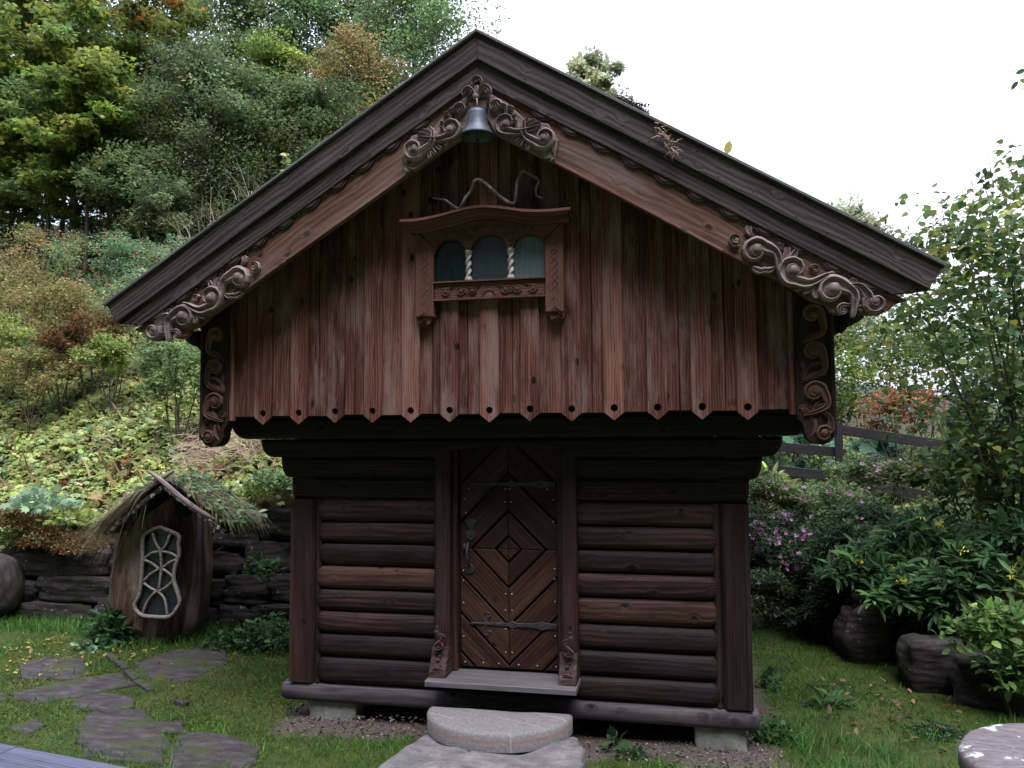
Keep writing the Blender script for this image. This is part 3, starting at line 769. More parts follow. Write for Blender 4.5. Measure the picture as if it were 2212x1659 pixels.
for zc in (1.655, .693):
    m = MB(); f_ = FR(.026, (0, zc))
    out = [(-.275, 0), (-.255, .010), (-.235, .005), (-.15, .007), (-.06, .011), (.0, .011), (.03, .026), (.06, .012), (.17, .014), (.205, .020), (.235, .028), (.27, .020), (.335, .017)]
    poly = out+[(x_, -z_) for (x_, z_) in out[::-1][:-1]]
    m.prism(poly, f_, -.004, .008, .002)
    for s_ in (-1, 1):
        pts = smooth2([(-.135, 0), (-.165, s_*.02), (-.180, s_*.045), (-.165, s_*.072), (-.135, s_*.074), (-.120, s_*.055), (-.135, s_*.045)], 4)
        m.ribbon(pts, [.0075-.0035*i/len(pts) for i in range(len(pts))], f_, 0, .007)
        m.ball((-.133, .02, zc+s_*.05), .009, 8)
    for x_ in (-.07, .03, .12, .235, .31): m.ball((x_, .018, zc), .007, 8)
    m.build('hinge_strap', M['iron'], door)
m = MB(); f_ = FR(.026)
m.prism([(-.31, 1.40), (-.295, 1.375), (-.285, 1.345), (-.262, 1.335), (-.245, 1.345), (-.232, 1.375), (-.215, 1.40), (-.235, 1.405), (-.262, 1.412), (-.29, 1.405)], f_, 0, .010, .003)
m.prism([(-.262+.038*math.cos(a_*math.pi/8)*(1 if math.sin(a_*math.pi/8) > -.5 else .7), 1.30+.040*math.sin(a_*math.pi/8)) for a_ in range(16)], f_, 0, .010, .003)
m.tube([(-.262, .016, 1.296), (-.262, .012, 1.296)], .008, 10)
m.build('lock_plate', M['iron'], door)
m = MB()
m.tube([(-.275, .02, 1.255), (-.278, -.02, 1.235), (-.278, -.035, 1.18), (-.276, -.03, 1.12), (-.272, .01, 1.09)], [.008, .010, .011, .010, .008], 8)
m.prism([(-.272+.034*math.cos(a_*math.pi/8), 1.062+.034*math.sin(a_*math.pi/8)+(.006 if a_ % 4 == 0 else 0)) for a_ in range(16)], f_, 0, .009, .003)
m.lathe((-.305, .0, 1.19), [(.0, 0), (.012, .005), (.016, .02), (.012, .035), (.006, .05), (0, .055)], 10)
m.build('handle', M['iron'], door)
dfm = MB()
for s_ in (-1, 1):
    dfm.board((s_*.385 if s_ > 0 else -.495, .06, .375), (0, 0, 1.50), (.11, 0, 0), (0, -.165, 0), .018, 4, .001, r=.5)
    dfm.board((s_*.352-(.0 if s_ > 0 else .033), .06, .375), (0, 0, 1.56), (.033, 0, 0), (0, -.085, 0), .008, 1, r=.75)
M['dragon'] = wood('dark_carving', (.016, .009, .008), (.05, .030, .026), (.13, .085, .07), knots=.1, vary=.2, ringf=20)
dfr = dfm.build('door_frame', M['post'], house)
for s_ in (-1, 1):
    c_ = MB(); x0 = s_*.44
    prof = [(.06, .376), (-.205, .376), (-.20, .41), (-.175, .46), (-.15, .50), (-.13, .56), (.06, .56)]
    c_.prism([(p[0], p[1]) for p in prof], (V((x0-.057, 0, 0)), Y1, Z1, X1), 0, .114, .006, r=.2)
    f_ = FR(-.155)
    volute(c_, f_, (x0, .585), .040, 200 if s_ < 0 else -20, 1 if s_ < 0 else -1, tail=[(x0+s_*.03, .66), (x0-s_*.035, .64)], w=.34, ht=.03, turns=1.2)
    c_.ball((x0+s_*.018, -.155, .665), .020, 10); c_.ball((x0-s_*.015, -.165, .632), .013, 8); c_.ball((x0+s_*.015, -.165, .700), .011, 8)
    for k in range(4):
        leafrib(c_, FR(-.195+.01*k), (x0-.04+.012*k, .40+.03*k), (x0+.03-.01*k, .425+.03*k), .009, .35*(-1)**k, -.005, .012)
        volute(c_, FR(-.185+.012*k), (x0+(-1)**k*.022, .41+.027*k), .015, 0, 1, w=.3, ht=.008, turns=1, ball=False)
    c_.build('dragon_carving', M['dragon'], dfr)
m = MB(); m.board((-.505, .055, .338), (1.01, 0, 0), (0, -.325, 0), (0, 0, .036), .006, 6, .001, r=.6); m.build('threshold', M['thresh'], house)

# ================================================================== THINGS ON THE HOUSE
bell = root('bell', 'blue grey metal bell hanging under the carved gable peak', 'bell')
m = MB(); m.lathe((.020, -.845, 3.798), [(.104, .0), (.108, .004), (.094, .022), (.078, .044), (.067, .075), (.061, .110), (.056, .140), (.053, .158), (.040, .168), (.015, .174), (0, .175)], 36)
m.lathe((.020, -.845, 3.798), [(.104, .0), (.098, .006), (.074, .044), (.060, .085), (.052, .14), (0, .16)], 36); m.build('bell_body', M['bell'], bell)
m = MB(); m.tube([(.020, -.845, 3.95), (.020, -.845, 3.77)], .006, 8); m.ball((.020, -.845, 3.768), .013, 8); m.build('clapper', M['iron'], bell)
m = MB(); m.tube([(.020, -.845, 3.965), (.020, -.845, 4.02), (.012, -.82, 4.045), (.005, -.77, 4.03)], .005, 8); m.build('hook', M['twig'], bell)
br = [(-.352, 3.53), (-.298, 3.519), (-.257, 3.5), (-.216, 3.467), (-.182, 3.450), (-.142, 3.472), (-.121, 3.523), (-.094, 3.568), (-.064, 3.609), (-.034, 3.619), (.003, 3.597), (.033, 3.565), (.073, 3.523), (.112, 3.494), (.145, 3.465), (.168, 3.452), (.194, 3.475), (.208, 3.539), (.215, 3.604), (.228, 3.645), (.251, 3.65), (.297, 3.63), (.336, 3.608), (.35, 3.574), (.329, 3.537), (.328, 3.504), (.347, 3.48), (.376, 3.472)]
bp = [(p[0], -.575+.02*math.sin(i*.7), p[1]) for i, p in enumerate(smooth2(br, 3))]
m = MB(); nb = len(bp)
m.tube(bp, [.0035+.0085*math.sin(math.pi*min(1, (i+.5)/nb))**.6*(1+.25*mnoise.noise(V((i*.6, 0, 0)))) for i in range(nb)], 8)
m.tube([V(p)+V((.006, .004, -.004))*math.sin(i*.5) for i, p in enumerate(bp[42:])], .004, 6)
tag(m.build('twisted_branch', M['twig']), 'crooked bare grey branch lying on top of the window hood', 'branch')
# ================================================================== GROUND
EDGE = [(-60, 2.9), (-9.0, 2.7), (-6.2, 2.45), (-2.1, 2.65), (-1.9, 4.3), (2.1, 5.9), (2.45, 4.0), (2.85, 2.45), (3.05, 2.0), (3.6, 1.25), (5.2, .75), (12, .2), (60, -4)]
EA = np.array(EDGE)
def edge_d(x, y):
    """signed distance beyond the retaining wall line (positive on the raised ground)"""
    x = np.asarray(x, float); y = np.asarray(y, float)
    best = np.full(x.shape, 1e9); side = np.ones(x.shape)
    for (a_, b_) in zip(EA[:-1], EA[1:]):
        dx, dy = b_-a_; L2 = dx*dx+dy*dy
        t = np.clip(((x-a_[0])*dx+(y-a_[1])*dy)/L2, 0, 1)
        px, py = a_[0]+t*dx, a_[1]+t*dy; d = np.hypot(x-px, y-py)
        cr = dx*(y-a_[1])-dy*(x-a_[0])
        upd = d < best-1e-9; best = np.where(upd, d, best); side = np.where(upd, np.sign(cr), side)
    return best*side
def nz(x, y, s, o=0):
    """cheap smooth noise for arrays"""
    x = np.asarray(x)*s; y = np.asarray(y)*s
    return (np.sin(x*1.7+o+1.3*np.sin(y*1.1+o))+np.sin(y*2.3+2*o+1.1*np.sin(x*1.3))+.5*np.sin(x*4.1+y*3.7+o)+.5*np.sin(x*5.3-y*4.9+3*o))/3
def H(x, y):
    x = np.asarray(x, float); y = np.asarray(y, float)
    d = edge_d(x, y)
    top = np.interp(x, [-7, -5.5, -3.2, -1.5, 1.8, 2.6, 3.4, 6], [.62, .70, 1.22, 1.25, 1.0, .95, .62, .7])
    sl = np.interp(x, [-2, 3.0], [.72, .12])
    dd = np.clip(d, 0, None)
    up = top+sl*np.minimum(dd, 7.0)+np.interp(x, [-3, 4], [.42, .10])*np.clip(dd-7.0, 0, 12)+.10*nz(x, y, .9)*np.clip(dd, 0, 1)
    lawn = -.03+.012*nz(x, y, 1.3, 2)-.012*np.clip(-y-1, 0, 30)*0
    k = np.clip(d/.18, 0, 1)
    return lawn*(1-k)+up*k
def grid_mesh(xs, ys, name, hf=H):
    X, Yy = np.meshgrid(xs, ys, indexing='ij'); Z = hf(X, Yy)
    nx, ny = X.shape; co_ = np.stack([X, Yy, Z], -1).reshape(-1, 3)
    i = np.arange(nx-1)[:, None]*ny+np.arange(ny-1)[None, :]
    F = np.stack([i, i+ny, i+ny+1, i+1], -1).reshape(-1, 4)
    me = bpy.data.meshes.new(name); me.from_pydata(co_.tolist(), [], F.tolist()); me.polygons.foreach_set('use_smooth', np.ones(len(F), bool)); me.update()
    return me
xs = np.concatenate([np.linspace(-60, -13, 30), np.linspace(-12.8, -6, 55), np.linspace(-5.92, 5, 140), np.linspace(5.2, 12, 30), np.linspace(13, 60, 24)])
ys = np.concatenate([np.linspace(-40, -3, 30), np.linspace(-2.8, 6.5, 130), np.linspace(6.7, 14, 45), np.linspace(15, 75, 40)])
s = NT('ground'); ob = s.n('TexCoord').outputs['Object']; sx = s.n('SeparateXYZ', {0: ob})
n1 = s.noise(ob, 2.2, 4); n2 = s.noise(ob, 14, 5, .65); n3 = s.noise(ob, 70, 3, .6)
moss = s.ramp(s.math('ADD', s.math('MULTIPLY', n1, .5), s.math('MULTIPLY', n2, .5)), [(.35, (.020, .034, .010)), (.5, (.040, .060, .014)), (.66, (.075, .080, .022))])
earth = s.ramp(n2, [(.3, (.022, .020, .010)), (.7, (.065, .062, .030))])
grit = s.ramp(n3, [(.3, (.045, .036, .030)), (.7, (.13, .11, .095))])
# bare gritty earth under and just in front of the sill
dx = s.math('ABSOLUTE', s.math('SUBTRACT', sx.outputs[0], .05)); fx = s.math('MULTIPLY', s.math('SUBTRACT', 1.78, dx), 5, clamp=True)
fy = s.math('MULTIPLY', s.math('ADD', s.math('ADD', sx.outputs[1], .34), s.math('MULTIPLY', s.math('SUBTRACT', n1, .5), .9)), 7, clamp=True)
fy2 = s.math('MULTIPLY', s.math('SUBTRACT', 3.6, sx.outputs[1]), 5, clamp=True)
g = s.math('MULTIPLY', s.math('MULTIPLY', fx, fy), fy2, clamp=True)
wm = s.math('MULTIPLY', s.math('SUBTRACT', sx.outputs[2], .12), 12, clamp=True)
col = s.mix(g, moss, grit); col = s.mix(wm, col, earth)
M['ground'] = s.fin(col, .95, s.bump(s.math('ADD', n2, s.math('MULTIPLY', n3, .4)), .02), .15)
go = link('ground', grid_mesh(xs, ys, 'ground'), None, M['ground']); tag(go, 'mossy lawn and rising hillside ground', kind='structure')
# added unseen slopes all round, shaped to keep low sky light off the yard
vs, fs = [], []; K = 96
prof = [(70, -6), (95, 12), (130, 40), (170, 66), (230, 84), (330, 96)]
for i in range(K):
    an = 2*math.pi*i/K
    front = max(0, -math.cos(an))          # raised more behind the camera to cut low light on the facade
    east = max(0, math.sin(an))*max(0, 1-front)
    ang_ = abs(math.degrees(math.atan2(math.sin(an), math.cos(an)))); fr_ = min(1, max(0, (ang_-42)/35))
    for (r_, z_) in prof:
        r_ = r_*(1-.62*fr_)
        hz = z_*(.10+.74*fr_+.36*front-.05*east)+mnoise.noise(V((math.cos(an)*3, math.sin(an)*3, r_*.02)))*r_*.05
        vs.append((math.sin(an)*r_, math.cos(an)*r_, hz if z_ > 0 else -8))
q = len(prof)
for i in range(K):
    for j in range(q-1): fs.append((i*q+j, ((i+1) % K)*q+j, ((i+1) % K)*q+j+1, i*q+j+1))
me = bpy.data.meshes.new('light_block_slopes'); me.from_pydata(vs, [], fs); me.update()
M['block_slope'] = plain('light_block_slope', (.025, .04, .030), .95, nscale=.15, var=.6, bump=.5)
tag(link('light_block_slopes', me, None, M['block_slope']), 'added dark slopes round the yard that block low sky light', kind='structure')

# ================================================================== LEAVES
def tmpl(kind):
    if kind == 'tri': return np.array([(0, 0, 0), (.5, .36, .06), (1, 0, -.08), (.5, -.36, .06)]), [(0, 1, 2), (0, 2, 3)]
    if kind == 'oval': return np.array([(0, 0, 0), (.3, .24, .05), (.68, .22, .03), (1, 0, -.10), (.68, -.22, .03), (.3, -.24, .05), (.5, 0, -.02)]), [(0, 1, 6), (1, 2, 6), (2, 3, 6), (3, 4, 6), (4, 5, 6), (5, 0, 6)]
    if kind == 'lance': return np.array([(0, 0, 0), (.35, .13, .04), (.7, .10, .0), (1, 0, -.14), (.7, -.10, .0), (.35, -.13, .04)]), [(0, 1, 2, 3), (0, 3, 4, 5)]
    if kind == 'heart': return np.array([(0, 0, 0), (-.06, .20, .03), (.12, .40, .06), (.42, .40, .05), (.72, .20, .0), (1, 0, -.12), (.72, -.20, .0), (.42, -.40, .05), (.12, -.40, .06), (-.06, -.20, .03), (.4, 0, -.03)]), [(0, 1, 2, 10), (2, 3, 10), (3, 4, 10), (4, 5, 10), (5, 6, 10), (6, 7, 10), (7, 8, 10), (8, 9, 0, 10)]
    if kind == 'lobed':
        pts = []; L = [(-150, .42), (-120, .30), (-88, .62), (-62, .40), (-38, .80), (-18, .52), (0, .92), (18, .52), (38, .80), (62, .40), (88, .62), (120, .30), (150, .42)]
        for (a_, r_) in L:
            an = math.radians(a_); pts.append((.30+.62*r_*math.cos(an), .62*r_*math.sin(an), -.10*r_+(.07 if r_ < .55 else 0)))
        pts.append((.30, 0, 0)); c = len(pts)-1
        return np.array(pts), [(i, i+1, c) for i in range(c-1)]+[(c-1, 0, c)]
    if kind == 'blade': return np.array([(0, .035, 0), (.45, .028, .03), (1, 0, -.10), (.45, -.028, .03), (0, -.035, 0)]), [(0, 1, 3, 4), (1, 2, 3)]
def unit(a): return a/np.maximum(np.linalg.norm(a, axis=-1, keepdims=True), 1e-9)
def leaves(name, P, D, Nn, S, kind, T, m, parent=None, smooth=False):
    """many leaves as one mesh: P foot, D direction of the tip, Nn upper side, S length, T tint"""
    tv, tf = tmpl(kind); P = np.asarray(P); n = len(P)
    D = unit(D); B = unit(np.cross(Nn, D)); N2 = np.cross(D, B)
    S = np.asarray(S).reshape(-1, 1, 1)
    Vt = P[:, None, :]+S*(D[:, None, :]*tv[None, :, 0:1]+B[:, None, :]*tv[None, :, 1:2]+N2[:, None, :]*tv[None, :, 2:3])
    k = len(tv); Vt = Vt.reshape(-1, 3)
    me = bpy.data.meshes.new(name)
    fl = [len(f) for f in tf]; loops = np.concatenate([np.array(f) for f in tf])
    nl = len(loops); allL = (np.arange(n)[:, None]*k+loops[None, :]).ravel()
    st = np.concatenate([[0], np.cumsum(fl)[:-1]]); allS = (np.arange(n)[:, None]*nl+st[None, :]).ravel()
    me.vertices.add(n*k); me.vertices.foreach_set('co', Vt.astype(np.float32).ravel())
    me.loops.add(len(allL)); me.loops.foreach_set('vertex_index', allL.astype(np.int32))
    me.polygons.add(n*len(tf)); me.polygons.foreach_set('loop_start', allS.astype(np.int32))
    me.polygons.foreach_set('loop_total', np.tile(fl, n).astype(np.int32)) if False else None
    me.update(calc_edges=True)
    a_ = me.attributes.new('tint', 'FLOAT_COLOR', 'POINT')
    Tc = np.concatenate([np.clip(T, 0, 1), np.ones((n, 1))], 1); a_.data.foreach_set('color', np.repeat(Tc, k, axis=0).astype(np.float32).ravel())
    return link(name, me, parent, m)
def tints(pal, n, idx=None, jit=.25):
    pal = np.array(pal, float)
    if idx is None: idx = rng.integers(0, len(pal), n)
    c = pal[idx]; c = c*np.exp(rng.normal(0, jit, (n, 1)))*np.exp(rng.normal(0, jit*.35, (n, 3)))
    return np.clip(c, .002, .9)
def sph(n):
    v_ = rng.normal(size=(n, 3)); return unit(v_)
def dirs(n, up=.3, out=None, w=.5):
    d = rng.normal(size=(n, 3)); d[:, 2] = d[:, 2]*.5+up
    if out is not None: d = d*1.0+out*w
    return unit(d)
def norms(n, up=1.2, spread=1.0):
    v_ = rng.normal(size=(n, 3))*spread; v_[:, 2] = np.abs(v_[:, 2])+up; return unit(v_)
G = {   # leaf colours
 'maple': [(0000.193, 0000.283, 0000.051), (0000.260, 0000.329, 0000.064), (0000.137, 0000.227, 0000.051), (0000.317, 0000.352, 0000.079), (0000.114, 0000.193, 0000.056)],
 'green': [(000.107, 000.178, 000.071), (000.136, 000.213, 000.085), (000.170, 000.240, 000.099), (000.078, 000.136, 000.056), (000.198, 000.255, 000.114)],
 'grey': [(0.132, 0.198, 0.083), (0.171, 0.231, 0.105), (0.099, 0.154, 0.066), (0.209, 0.264, 0.132), (0.083, 0.127, 0.055)],
 'olive': [(000.253, 000.233, 000.084), (000.211, 000.253, 000.073), (000.317, 000.253, 000.106), (000.180, 000.211, 000.084), (000.359, 000.253, 000.115)],
 'lightg': [(000.184, 000.294, 000.110), (000.138, 000.239, 000.091), (000.239, 000.330, 000.129), (000.110, 000.184, 000.083)],
 'orange': [(.13, .18, .035), (.16, .20, .04), (.10, .15, .035), (.15, .19, .05), (.18, .20, .05), (.36, .17, .04)],
 'cover': [(0.374, 0.462, 0.143), (0.462, 0.528, 0.176), (0.308, 0.418, 0.176), (0.242, 0.352, 0.099), (0.506, 0.572, 0.264), (0.352, 0.374, 0.110)],
 'mint': [(.22, .34, .19), (.16, .28, .14), (.28, .40, .24)],
 'russet': [(.15, .17, .06), (.20, .17, .07), (.12, .13, .05), (.16, .055, .022), (.22, .085, .035), (.12, .05, .03), (.24, .12, .045), (.11, .10, .04)],
 'lime': [(.25, .32, .07), (.18, .26, .06), (.28, .33, .11)],
 'rose': [(000.146, 000.272, 000.137), (000.108, 000.215, 000.108), (000.215, 000.352, 000.175), (000.272, 000.371, 000.156)],
 'lilac': [(0.098, 0.172, 0.052), (0.127, 0.207, 0.057), (0.172, 0.241, 0.063), (0.230, 0.265, 0.057), (0.069, 0.138, 0.052), (0.103, 0.184, 0.069), (0.081, 0.149, 0.057)],
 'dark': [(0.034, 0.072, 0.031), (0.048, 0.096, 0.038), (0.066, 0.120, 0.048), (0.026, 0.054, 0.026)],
 'peren': [(.05, .12, .045), (.07, .155, .055), (.04, .09, .04), (.09, .18, .06)],
}
def clumped(centers, rad, per, flat=.6, shell=.3):
    """leaf positions in flattened clumps; returns positions, clump index, outward direction"""
    n = len(centers); ci = np.repeat(np.arange(n), per); r_ = np.asarray(rad); r_ = np.full(n, r_) if r_.ndim == 0 else r_
    d = sph(len(ci)); rr = rng.random(len(ci))**(1/3.); rr = shell+(1-shell)*rr
    off = d*rr[:, None]*r_[ci][:, None]; off[:, 2] *= flat
    return np.asarray(centers)[ci]+off, ci, d

def tree(name, label, base, h, cr, pal, kind='tri', leaf=.10, nclump=90, per=60, crown0=.25, trunk_r=.07, lean=(0, 0), flat=.45, group='trees on the wooded hillside', shape='oval', clr=.5, droop=0, limbs=22, cat='tree', jit=.28):
    r0 = root(name, label, cat, group)
    b = V(base); m = MB(); th = h*.93
    pts = []; ph = rnd.uniform(0, 9)
    for i in range(9):
        t = i/8; pts.append(b+V((lean[0]*t+.10*math.sin(ph+t*4)*t*h*.1, lean[1]*t+.1*math.cos(ph+t*3)*t*h*.1, th*t-.3*(1-t))))
    m.tube(pts, [trunk_r*(1.15-1.02*i/8) for i in range(9)], 7, r=.5)
    def tp(t):
        f_ = t*8; i = min(7, int(f_)); return pts[i].lerp(pts[i+1], f_-i)
    cc, cw = [], []
    for k in range(limbs):
        t = crown0*.8+(1-crown0*.8)*(k+.5)/limbs; p0 = tp(min(.97, t))
        an = k*2.4+ph+rnd.uniform(-.4, .4)
        tt = (t-crown0)/(1-crown0)
        if shape == 'oval': rr = cr*math.sin(math.pi*min(1, max(.08, tt*.86+.14)))**.7
        elif shape == 'cone': rr = cr*(1.05-max(0, tt))**.8
        else: rr = cr*(.75+.3*math.sin(k*1.9))
        rr *= rnd.uniform(.7, 1.15)
        up = rr*(.55 if shape != 'cone' else .15)-droop*rr
        p1 = p0+V((math.cos(an)*rr*.55, math.sin(an)*rr*.55, up*.7)); p2 = p0+V((math.cos(an)*rr, math.sin(an)*rr, up))
        m.tube([p0, p1, p2], [trunk_r*.35*(1.1-t), trunk_r*.2*(1.1-t)+.004, .004], 4, r=.5, cap=False)
        nn = max(2, int(nclump/limbs))
        for q in range(nn):
            f_ = .35+.7*(q+rnd.random())/nn; pp = p0.lerp(p1, f_*2) if f_ < .5 else p1.lerp(p2, f_*2-1)
            cc.append(pp+V((rnd.gauss(0, .16), rnd.gauss(0, .16), rnd.gauss(0, .10)))*cr); cw.append(cr*clr*rnd.uniform(.28, .62)*.8)
    cc.append(pts[-1]+V((0, 0, .1*h*.3))); cw.append(cr*.3)
    m.build('trunk', M['bark'], r0)
    P, ci, d = clumped([tuple(c) for c in cc], np.array(cw)*1.45, int(per*2.3), flat, .05)
    leaf *= 1.38
    n = len(P); nc = len(cc)
    pi = rng.integers(0, len(pal), nc)[ci]; swap = rng.random(n) < .3; pi = np.where(swap, rng.integers(0, len(pal), n), pi)
    cj = np.exp(rng.normal(0, .22, nc))[ci][:, None]
    leaves('crown', P, dirs(n, -.1, d, .6), norms(n, .8, .8), leaf*rng.uniform(.6, 1.25, n), kind, tints(pal, n, pi, jit*.7)*cj, M['leaf'], r0)
    return r0

def shrub(name, label, c, R, pal, kind='oval', leaf=.06, nclump=40, per=40, stems=7, cat='shrub', group=None, flat=.7, cl=.30, up=.2, base_z=None, jit=.25, part='foliage', vis_stems=True, stem_r=.012, mat='leaf'):
    r0 = root(name, label, cat, group)
    c = V(c); R = V(R); cc, cw = [], []
    zb = (c.z-R.z) if base_z is None else base_z
    m = MB()
    for k in range(nclump):
        d = V(sph(1)[0]); d.z = d.z if rnd.random() < .6 else abs(d.z); q = (.45+.55*rnd.random()**.5)
        bump = 1+.22*mnoise.noise(d*2.2+c)
        cc.append(c+V((d.x*R.x, d.y*R.y, d.z*R.z))*q*bump); cw.append(min(R.x, R.z)*cl*rnd.uniform(.6, 1.3))
    for k in range(stems):
        t = cc[rnd.randrange(len(cc))]; p0 = V((c.x+rnd.uniform(-.2, .2)*R.x, c.y+rnd.uniform(-.2, .2)*R.y, zb-.05)); mid_ = p0.lerp(t, .5)+V((rnd.uniform(-.1, .1)*R.x, rnd.uniform(-.1, .1)*R.y, .08*R.z))
        m.tube([p0, p0.lerp(mid_, .5), mid_, mid_.lerp(t, .6), t], [stem_r, stem_r*.85, stem_r*.7, stem_r*.5, stem_r*.2], 5, r=.5, cap=False)
    if vis_stems: m.build('stem', M['bark'], r0)
    P, ci, d = clumped([tuple(x) for x in cc], np.array(cw), per, flat, .1)
    n = len(P); pi = rng.integers(0, len(pal), len(cc))[ci]; swap = rng.random(n) < .4; pi = np.where(swap, rng.integers(0, len(pal), n), pi)
    cj = np.exp(rng.normal(0, .15, len(cc)))[ci][:, None]
    leaves(part, P, dirs(n, up, d, .8), norms(n, .7, .8), leaf*rng.uniform(.6, 1.3, n), kind, tints(pal, n, pi, jit*.8)*cj, M[mat], r0)
    return r0, P
def hz(x, y): return float(H(x, y))

# ------------------------------------------------------------------ forest behind, left
def base_at(px, Y):
    x = at(px, 700, Y).x; return (x, Y, hz(x, Y))
def top_z(px, py, Y): return at(px, py, Y).z
TREES = [
 # px, depth, top py, crown radius, palette, leaf kind, leaf size, clumps, per, crown0, trunk, shape, label
 (-70, 9.6, 60, 1.5, 'maple', 'lobed', .13, 80, 40, .2, .06, 'wild', 'young maple with yellow green leaves at the left edge of the wood'),
 (15, 10.2, 130, 1.2, 'maple', 'lobed', .13, 80, 40, .25, .05, 'wild', 'slim maple with two pale stems at the far left of the wood'),
 (52, 11.2, -150, 1.3, 'maple', 'lobed', .14, 90, 40, .3, .06, 'wild', 'tall maple with olive leaves second from the left edge'),
 (98, 10.0, 190, 1.0, 'lightg', 'lobed', .12, 60, 40, .35, .045, 'wild', 'short fresh green maple among the slim left stems'),
 (128, 12.4, -100, 1.5, 'maple', 'lobed', .14, 90, 40, .3, .06, 'wild', 'maple with sky showing through its top above the rose thicket'),
 (157, 9.4, 230, .95, 'maple', 'lobed', .12, 60, 42, .42, .048, 'wild', 'thin pale trunked maple, left of a close pair'),
 (181, 9.3, 120, 1.05, 'maple', 'lobed', .125, 75, 42, .40, .05, 'wild', 'thin pale trunked maple, right of a close pair'),
 (232, 10.8, 60, 1.3, 'maple', 'lobed', .13, 85, 42, .25, .05, 'wild', 'bright yellow green maple with layered sprays'),
 (290, 11.6, 10, 1.2, 'orange', 'lobed', .12, 70, 40, .5, .05, 'wild', 'maple turning orange high in the wood'),
 (330, 13.5, -60, 1.5, 'orange', 'lobed', .13, 80, 40, .45, .06, 'wild', 'taller maple with orange top leaves behind the grey green willow'),
 (300, 9.6, 330, 1.1, 'green', 'oval', .085, 80, 50, .1, .05, 'oval', 'low dark green tree between the pale maples and the willow'),
 (418, 10.4, 95, 1.5, 'grey', 'oval', .075, 130, 70, .08, .07, 'oval', 'dense grey green willow standing left of the roof slope'),
 (505, 11.2, 150, 1.5, 'green', 'oval', .075, 130, 70, .05, .07, 'oval', 'dark green willow in front of the yellow green birch'),
 (360, 9.2, 400, .9, 'grey', 'oval', .065, 70, 60, .05, .05, 'oval', 'small round willow bush tree above the roof edge grasses'),
 (575, 12.0, 60, 1.4, 'maple', 'oval', .08, 100, 60, .2, .06, 'cone', 'pointed yellow green birch between two dark willows'),
 (655, 12.0, 190, 1.4, 'green', 'oval', .075, 110, 70, .05, .07, 'oval', 'dark willow whose crown meets the middle of the left roof slope'),
 (745, 13.0, 62, 1.35, 'olive', 'oval', .07, 110, 60, .15, .06, 'oval', 'rusty olive birch left of the roof peak'),
 (812, 13.5, 150, 1.0, 'lightg', 'oval', .07, 70, 60, .1, .05, 'oval', 'smaller fresh green birch just above the roof slope'),
 (895, 15.5, -60, 2.3, 'lightg', 'oval', .085, 170, 75, .1, .10, 'oval', 'large light green tree whose crown ends behind the roof peak'),
 (470, 16.5, -60, 1.7, 'green', 'tri', .10, 90, 50, .2, .08, 'oval', 'tall dark tree at the back above the grey green willow'),
 (560, 17.5, -90, 1.6, 'green', 'tri', .10, 110, 60, .25, .08, 'oval', 'tall thin crowned tree with a pale trunk against the sky'),
 (660, 17.5, -60, 1.6, 'lightg', 'tri', .10, 110, 60, .2, .07, 'oval', 'airy tree with white sky in gaps left of the birch'),
 (775, 18.0, -40, 1.7, 'green', 'tri', .10, 120, 60, .15, .08, 'oval', 'dark green tree behind the rusty birch'),
 (250, 16.0, -130, 1.8, 'green', 'tri', .11, 90, 45, .25, .08, 'oval', 'dark backed tree behind the yellow green maples'),
 (60, 15.5, -220, 2.0, 'green', 'tri', .11, 80, 45, .3, .09, 'oval', 'tall purple shadowed tree at the top left corner'),
 (-90, 13.5, -180, 2.2, 'maple', 'tri', .12, 110, 50, .15, .09, 'oval', 'broad maple at the left border behind the others'),
 (370, 18.5, -120, 1.8, 'green', 'tri', .11, 100, 50, .2, .09, 'oval', 'tall dark tree behind the orange maples'),
 (150, 18.0, -60, 1.7, 'grey', 'tri', .10, 60, 45, .2, .08, 'oval', 'bluish tree far back between the maple trunks'),
]
for (px, Y_, py, cr, pal, kd_, ls, nc, per, c0, tr, shp, lab) in TREES:
    b = base_at(px, Y_); h = top_z(px, py, Y_)-b[2]
    tree('maple_tree' if 'maple' in lab else 'willow_tree' if 'willow' in lab else 'birch_tree' if 'birch' in lab else 'forest_tree', lab, b, h, cr, G[pal], kd_, ls*.88, nc, int(per*1.15), min(.5, c0+.08) if pal in ('maple', 'orange') else c0, tr*1.1,
         shape=shp, flat=.35 if pal in ('maple', 'orange') else .75, clr=.62 if kd_ != 'lobed' else .55, limbs=24 if nc > 85 else 18)
for (px, Y_, py, cr, lab) in ((1280, 24, 112, 1.15, 'pale tree top showing above the right roof slope near the peak'), (1838, 26, 425, 1.5, 'small tree top showing above the right roof slope near the eave')):
    b = base_at(px, Y_); h = top_z(px, py, Y_)-b[2]
    tree('forest_tree', lab, b, h, cr, [(.34, .40, .26), (.40, .45, .30), (.30, .36, .24), (.42, .42, .22)], 'tri', .12, 110, 60, .35, .1, shape='oval', flat=.8, group=None, clr=.5, limbs=26)  # leaf colours paled to carry distance haze and offset the backlight
# dark understorey between the trunks
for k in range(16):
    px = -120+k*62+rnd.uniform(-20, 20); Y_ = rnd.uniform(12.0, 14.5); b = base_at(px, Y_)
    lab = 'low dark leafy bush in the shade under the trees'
    shrub('understorey_bush', lab, (b[0], b[1], b[2]+.5), (.95, .7, rnd.uniform(.6, 1.0)), G['dark'], 'oval', .085, 24, 45, 4, group='dark bushes under the trees', cl=.4)
